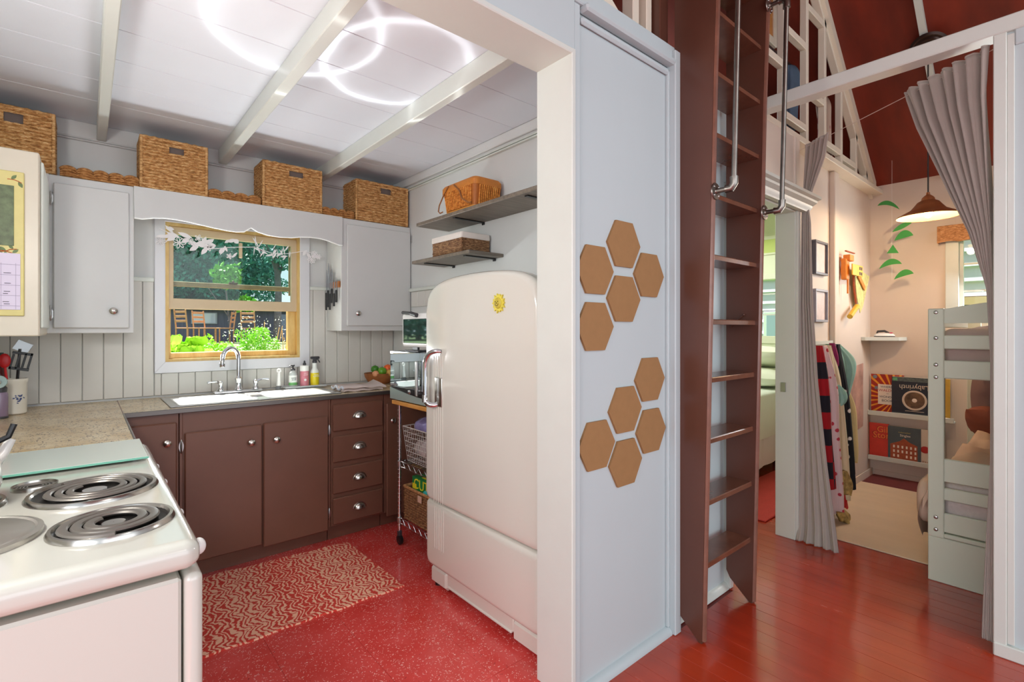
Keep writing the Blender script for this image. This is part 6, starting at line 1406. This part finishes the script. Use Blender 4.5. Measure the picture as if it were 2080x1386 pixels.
garment('striped_sock', 'black and gold striped cloth lowest of the hanging pile', [(3.93, 1.0, .10, .06, .03), (3.99, .99, .06, .07, .04), (4.02, .98, .02, .05, .04)], mat('gold_black_stripe', '#a38a52', .9), 5, seed=11)

# ================= BEDROOM =================
t = thing('bed', 'white made bed with pleated skirt seen through the doorway', 'bed', (4.5, 2.5, 0))
obj('mattress', MB().rbox(3.3, 5.46, 1.90, 3.3, .34, .745, (.05, .05, .05), 4), mat('white_bed_linen', '#e4e8de', .9), t)
def spread(u, v):
    # v<.5 top, v>.5 side drop
    x = 3.27+2.17*u
    if v < .4: return (x, 3.2-(3.2-1.90)*v/.4, .758+.006*sin(x*6)*sin(v*20))
    f = (v-.4)/.6; return (x, 1.885-.012*sin(pi*f)-.008*sin(x*14)*f, .752-.40*f+.015*sin(x*3)*f)
obj('bedspread', MB().grid(spread, 80, 40), mat('pale_mint_bedspread', '#d6dfd3', .9, var=.02, vs=8, bump=.4, bs=120), t, sharp=180)
obj('bed_skirt', MB().grid(lambda u, v: (3.3+2.14*u, 1.905-.014*abs(sin(u*26)), .40-.29*v+.01*sin(u*11)*v), 200, 6), mat('grey_white_skirt', '#d5d5d2', .9), t, sharp=80)
obj('frame', MB().box(3.35, 5.42, 2.0, 3.25, .26, .34).box(3.4, 3.46, 2.05, 2.11, 0, .26).box(5.3, 5.36, 2.05, 2.11, 0, .26), M_DARK, t)
pillow('upper white pillow at the head of the bedroom bed', (5.15, 2.25, 1.055), (.20, .36, .085), '#e3ead6', 'pale_green_pillow_cloth', (0, radians(18), 0), 'pillows on the bedroom bed')
pillow('lower white pillow under the other one on the bedroom bed', (5.12, 2.25, .862), (.22, .38, .09), '#dfe5d2', 'pale_green_pillow_cloth2', (0, 0, 0), 'pillows on the bedroom bed')
obj('bedroom_rug', MB().box(3.55, 5.1, 1.46, 1.93, .0005, .012, .004), mat('coral_red_rug', '#bf4038', .95, var=.08, vs=20, bump=.5, bs=120, stretch=(.3, 1, 1)), None, 'coral red rug beside the bedroom bed', 'rug', loc=(4.3, 1.7, 0))

# ================= LOFT =================
garment('blue_jacket', 'slate blue jacket hanging behind the loft studs', [(4.42, 1.62, 3.50, .05, .03), (4.42, 1.62, 3.45, .12, .05), (4.42, 1.62, 3.3, .13, .06), (4.40, 1.62, 3.0, .10, .05)], mat('slate_blue_cloth', '#5b7088', .9, var=.15, vs=10), 3, seed=12, ymax=9)
C.objects['blue_jacket']['group'] = 'clothes hanging in the loft'
garment('floral_dress', 'pale floral garment hanging right of the blue jacket in the loft', [(4.66, 1.46, 3.28, .03, .02), (4.68, 1.46, 3.22, .10, .04), (4.70, 1.46, 3.08, .11, .04), (4.70, 1.45, 2.78, .11, .04)], spots('pale_floral_cloth', '#d3bdae', '#a8646a', 6, .3), 4, seed=13, ymax=9)
C.objects['floral_dress']['group'] = 'clothes hanging in the loft'
obj('clothes_rod', MB().tube([(3.7, 1.62, 3.51), (4.44, 1.62, 3.51)], .012, 8), M_DARK, None, 'dark clothes rod behind the loft studs', 'rod', loc=(4.4, 1.6, 3.66))

# ================= OUTSIDE =================
struct('ground_garden', MB().box(-20, 18, 4.4, 34, .55, .93, 0).prism([(3.85, .2), (4.4, .93), (4.4, .2)], 'x', -4, 14), mat('garden_ground', '#5a6b46', .95, var=.4, vs=3))
struct('ground_side_yard', MB().box(5.9, 14, -6, 4.4, .0, .30), mat('side_lawn', '#6f9a4a', .95, var=.3, vs=3))
def leafcloud(mb, c, r, n, s, seed):
    rd = random.Random(seed)
    for _ in range(n):
        while True:
            p = Vector((rd.uniform(-1, 1), rd.uniform(-1, 1), rd.uniform(-1, 1)))
            if .35 < p.length < 1: break
        k = 1+.25*sin(p.x*7+seed)*sin(p.z*6+seed*2); q = Vector((c[0]+p.x*r[0]*k, c[1]+p.y*r[1]*k, c[2]+p.z*r[2]*k))
        a = Vector((rd.gauss(0, 1), rd.gauss(0, 1), rd.gauss(0, 1))).normalized()*s*rd.uniform(.6, 1.3); b = a.cross(Vector((rd.gauss(0, 1), rd.gauss(0, 1), rd.gauss(0, 1)))).normalized()*s*.5
        mb.add([q-a, q-b, q+a, q+b], [(0, 1, 2, 3)])
    return mb
def tree(lb, x, y, h, cr, m, seed, nleaf=2600, ls=.09, trunk=.14, nm='tree'):
    t = thing(nm, lb, 'tree', (x, y, .93), 'trees at the back of the garden')
    obj('trunk', MB().tube([(x, y, .5), (x+.06, y, h*.4), (x-.05, y+.05, h*.75), (x+.05, y, h*.95)], [trunk, trunk*.8, trunk*.6, trunk*.3], 10).tube([(x, y, h*.45), (x+.5, y, h*.7)], [trunk*.4, trunk*.2], 6).tube([(x, y, h*.5), (x-.55, y, h*.75)], [trunk*.4, trunk*.2], 6), mat('grey_brown_bark', '#6f6870', .9, var=.3, vs=10), t)
    obj('foliage', leafcloud(leafcloud(MB(), (x, y, h*.85), (cr, cr*.8, cr*.8), nleaf, ls, seed), (x+.4, y-.3, h*.6), (cr*.8, cr*.7, cr*.5), nleaf//2, ls, seed+9), m, t, smooth=False)['kind'] = 'stuff'
M_F1 = mat('deep_green_leaves', '#31806a', .6, var=.3, vs=2); M_F2 = mat('blue_green_leaves', '#57978a', .6, var=.35, vs=2); M_F3 = mat('bright_green_leaves', '#6cae2e', .55, var=.3, vs=3)
tree('dark green dense tree seen in left part of the kitchen window', 2.6, 21.8, 5.0, 2.3, M_F1, 3, 11900, .10)
tree('blue-green tree seen in the middle of the kitchen window', 5.2, 27, 6.2, 2.6, M_F2, 5, 11050, .10)
tree('slim grey-trunked tree at the right of the kitchen window', 4.75, 17.4, 6.4, 1.0, M_F2, 7, 1600, .10, .13)
tree('bright sunlit young tree in front of the dark trees', 3.3, 17.2, 3.5, .45, M_F3, 11, 420, .10, .04)
tree('far blue-green tree rising at the right of the garden', 13.2, 25, 6.4, 2.8, M_F2, 13, 9000, .11)
tree('far dark tree rising at the left of the garden', -2.6, 24, 6.0, 2.7, M_F1, 17, 8000, .11)
tree('wide green tree far to the left of the garden', -7.2, 17.5, 3.6, 2.3, M_F2, 19, 3000, .14)
tree('lower green tree beside the wide one at the far left', -11.5, 20, 3.8, 2.4, M_F1, 23, 3000, .14)
t = thing('garden_shed', 'dark grey garden shed standing under the trees', 'shed', (4.0, 17.5, .93))
obj('wall', MB().box(1.2, 4.4, 18.0, 18.1, .93, 1.98).box(4.95, 7.2, 18.02, 18.12, .93, 1.98).box(1.2, 1.32, 18.1, 19, .93, 1.98).box(7.08, 7.2, 18.13, 19, .93, 1.98), mat('dark_shed_boards', '#5a5c70', .8, var=.2, vs=5, stretch=(4, 1, .3)), t)
obj('wall_panel', MB().box(4.38, 4.98, 18.03, 18.08, .93, 1.98), mat('dark_shed_boards', '#5a5c70', .8), t)
obj('roof', MB().prism([(17.8, 1.95), (17.8, 2.02), (19.3, 2.30), (19.3, 2.24)], 'x', 1.0, 7.4), mat('shed_roofing', '#6c7682', .8), t)
w = obj('window', MB().box(2.45, 3.15, 17.96, 18.02, 1.50, 1.86, .004), mat('shed_window_frame', '#8f97a8', .5), t); obj('pane', MB().box(2.50, 3.10, 17.95, 17.962, 1.53, 1.83), mat('pale_reflecting_pane', '#aab6cc', .1), w)
obj('door', MB().box(5.05, 5.75, 17.96, 18.01, .93, 1.85, .01), mat('blue_grey_door', '#7d86a0', .6), t)
def chair(lb, x, y, rz, first=[None]):
    if first[0] is None:
        t = thing('garden_chair', lb, 'chair', (0, 0, 0), 'wooden chairs in the garden'); MW = wood('weathered_chair_wood', '#a8714a', '#d6a37c', .6)
        obj('seat', MB().box(-.2, .2, -.2, .2, .42, .45, .008), MW, t, local=True)
        for sx in (-.18, .18):
            for sy in (-.18, .18): obj('leg', MB().tube([(sx, sy, 0), (sx, sy, .42)], .018, 8), MW, t, local=True)
            obj('back_post', MB().tube([(sx, .18, .42), (sx, .24, .92)], .018, 8), MW, t, local=True)
        for z in (.62, .74, .86): obj('back_slat', MB().box(-.17, .17, .205, .222, z-.03, z+.03, .004), MW, t, local=True)
        first[0] = t; t.location = (x, y, .93); t.rotation_euler = (0, 0, rz); return t
    return dup(first[0], (x, y, .93), rz, lb)
chair('wooden garden chair nearest the bright leafy plants, facing right', 2.50, 16.0, .6)
chair('wooden garden chair in the middle of the lawn, seen from the side', 3.05, 16.3, -1.5)
chair('wooden garden chair at the far left beside the leafy plants', 2.05, 15.6, 2.2)
chair('wooden garden chair farthest right, turned to the window', 3.65, 16.0, 2.6)
def clump(nm, lb, x, y, z, r, m, seed, n, s, extra=None, cat='plant', G='plants below the kitchen window'):
    t = thing(nm, lb, cat, (x, y, z), G); rd = random.Random(seed)
    obj('stem', MB().tube([(x, y, z-.02), (x+.02, y, z+r*.8)], .008, 6), mat('green_stem', '#5f8a3a', .7), t)
    obj('foliage', leafcloud(MB(), (x, y, z+r*.75), (r*.78, r*.6, r*.85), n, s, seed), m, t, smooth=False)['kind'] = 'stuff'
    if extra: obj('blossom', leafcloud(MB(), (x, y, z+r*1.05), (r*1.15, r*.7, r*.95), extra, .010, seed+3), mat('white_blossom', '#eef0f2', .7), t, smooth=False)['kind'] = 'stuff'
M_LET = mat('lime_lettuce_leaves', '#9ad42c', .5, var=.25, vs=8)
t = thing('leafy_plant', 'big lime-green leafy plant at the lower left of the kitchen window', 'plant', (.60, 4.95, .93), 'plants below the kitchen window'); rd = random.Random(21)
for k in range(60):
    a = rd.uniform(0, 2*pi); el = rd.uniform(.3, 1.25); l = rd.uniform(.09, .15); d = Vector((cos(a)*cos(el), sin(a)*cos(el), sin(el))); sd = Vector((-sin(a), cos(a), 0)); c0 = Vector((.56+rd.uniform(-.14, .18), 4.95+rd.uniform(-.05, .05), 1.00+rd.uniform(0, .16)))
    obj('leaf', MB().grid(lambda u, v: tuple(c0+d*l*v+sd*(u-.5)*l*1.2*sin(pi*min(v*.9+.08, 1))+Vector((0, 0, .010*sin(u*14)+.012*sin(v*12)+.02*sin(pi*v)))), 6, 6), M_LET, t)
obj('stem', MB().tube([(.56, 4.95, .9), (.56, 4.95, 1.03)], .02, 8), mat('green_stem', '#5f8a3a', .7), t)
clump('herb_clump', 'low bright green herbs left of centre under the window', .86, 5.15, .93, .20, M_LET, 31, 900, .017)
clump('herb_clump', 'low bright green herbs in the middle under the window', 1.06, 5.5, .93, .17, M_LET, 33, 900, .017)
clump('flowering_shrub', 'bright green shrub with small white flowers in the window', 1.30, 5.4, .93, .27, mat('fresh_green_leaves', '#86c43a', .55, var=.3, vs=6), 35, 2200, .016, 380, 'shrub')
clump('herb_clump', 'low green herbs right of the flowering shrub', 1.52, 5.3, .93, .11, M_F3, 37, 300, .022)
clump('herb_clump', 'small green sprig at the right edge of the window', 1.62, 5.0, .93, .09, M_F3, 39, 200, .02)
t = thing('grass_stalks', 'dry pinkish seed stalks rising at the right of the window', 'plant', (1.6, 5.4, .93), 'plants below the kitchen window'); mb = MB(); rd = random.Random(5)
for k in range(14): x = rd.uniform(1.35, 1.8); mb.tube([(x, 5.45, .95), (x+rd.uniform(-.05, .08), 5.45, rd.uniform(1.2, 1.42))], .004, 4)
obj('stalk', mb, mat('dry_stalk', '#c99a72', .8), t)['kind'] = 'stuff'
# neighbouring house seen through the nook and bedroom windows
t = thing('neighbour_house', 'neighbouring house with pale lilac-white clapboard siding', 'house', (8.5, 1.5, .3))
M_SID = mat('lilac_white_siding', '#d2cfdc', .6, var=.03, vs=3); k = 0
hb = obj('wall', MB().box(8.52, 8.7, -2.5, 6.5, .3, 5.4), M_SID, t)
z = 1.75
while z < 3.6:
    obj('clapboard', MB().prism([(8.46+.0, z), (8.50, z), (8.52, z+.20), (8.50, z+.20)], 'y', -2.5, 6.5), M_SID, hb); z += .19
z = .5
while z < 1.7:
    obj('clapboard', MB().prism([(8.46, z), (8.50, z), (8.52, z+.20), (8.50, z+.20)], 'y', 2.6, 6.5), M_SID, hb); z += .19
obj('trim_board', MB().box(8.42, 8.50, -2.5, 2.2, 1.64, 1.74), mat('peach_trim_board', '#e6b79a', .5), t); obj('blue_trim', MB().box(8.42, 8.50, -2.5, 2.2, 1.56, 1.63), mat('pale_blue_trim', '#a9cddc', .5), t)
w = obj('window', MB().box(8.43, 8.47, 3.05, 3.50, 1.0, 1.62, .005), M_WHITEP, t); obj('pane', MB().box(8.425, 8.432, 3.10, 3.45, 1.05, 1.57), mat('pale_reflecting_pane', '#aab6cc', .1), w)
def side_bush(lb, x, y, r, seed): clump('side_bush', lb, x, y, .3, r, mat('pale_leaves', '#7fbf5e', .5, var=.4, vs=5), seed, 900, .06, None, 'shrub', 'bushes outside the nook window')
side_bush('leafy bush outside the nook window, left one', 7.2, 1.25, .50, 51); side_bush('leafy bush outside the nook window, right one', 7.5, .05, .5, 53)
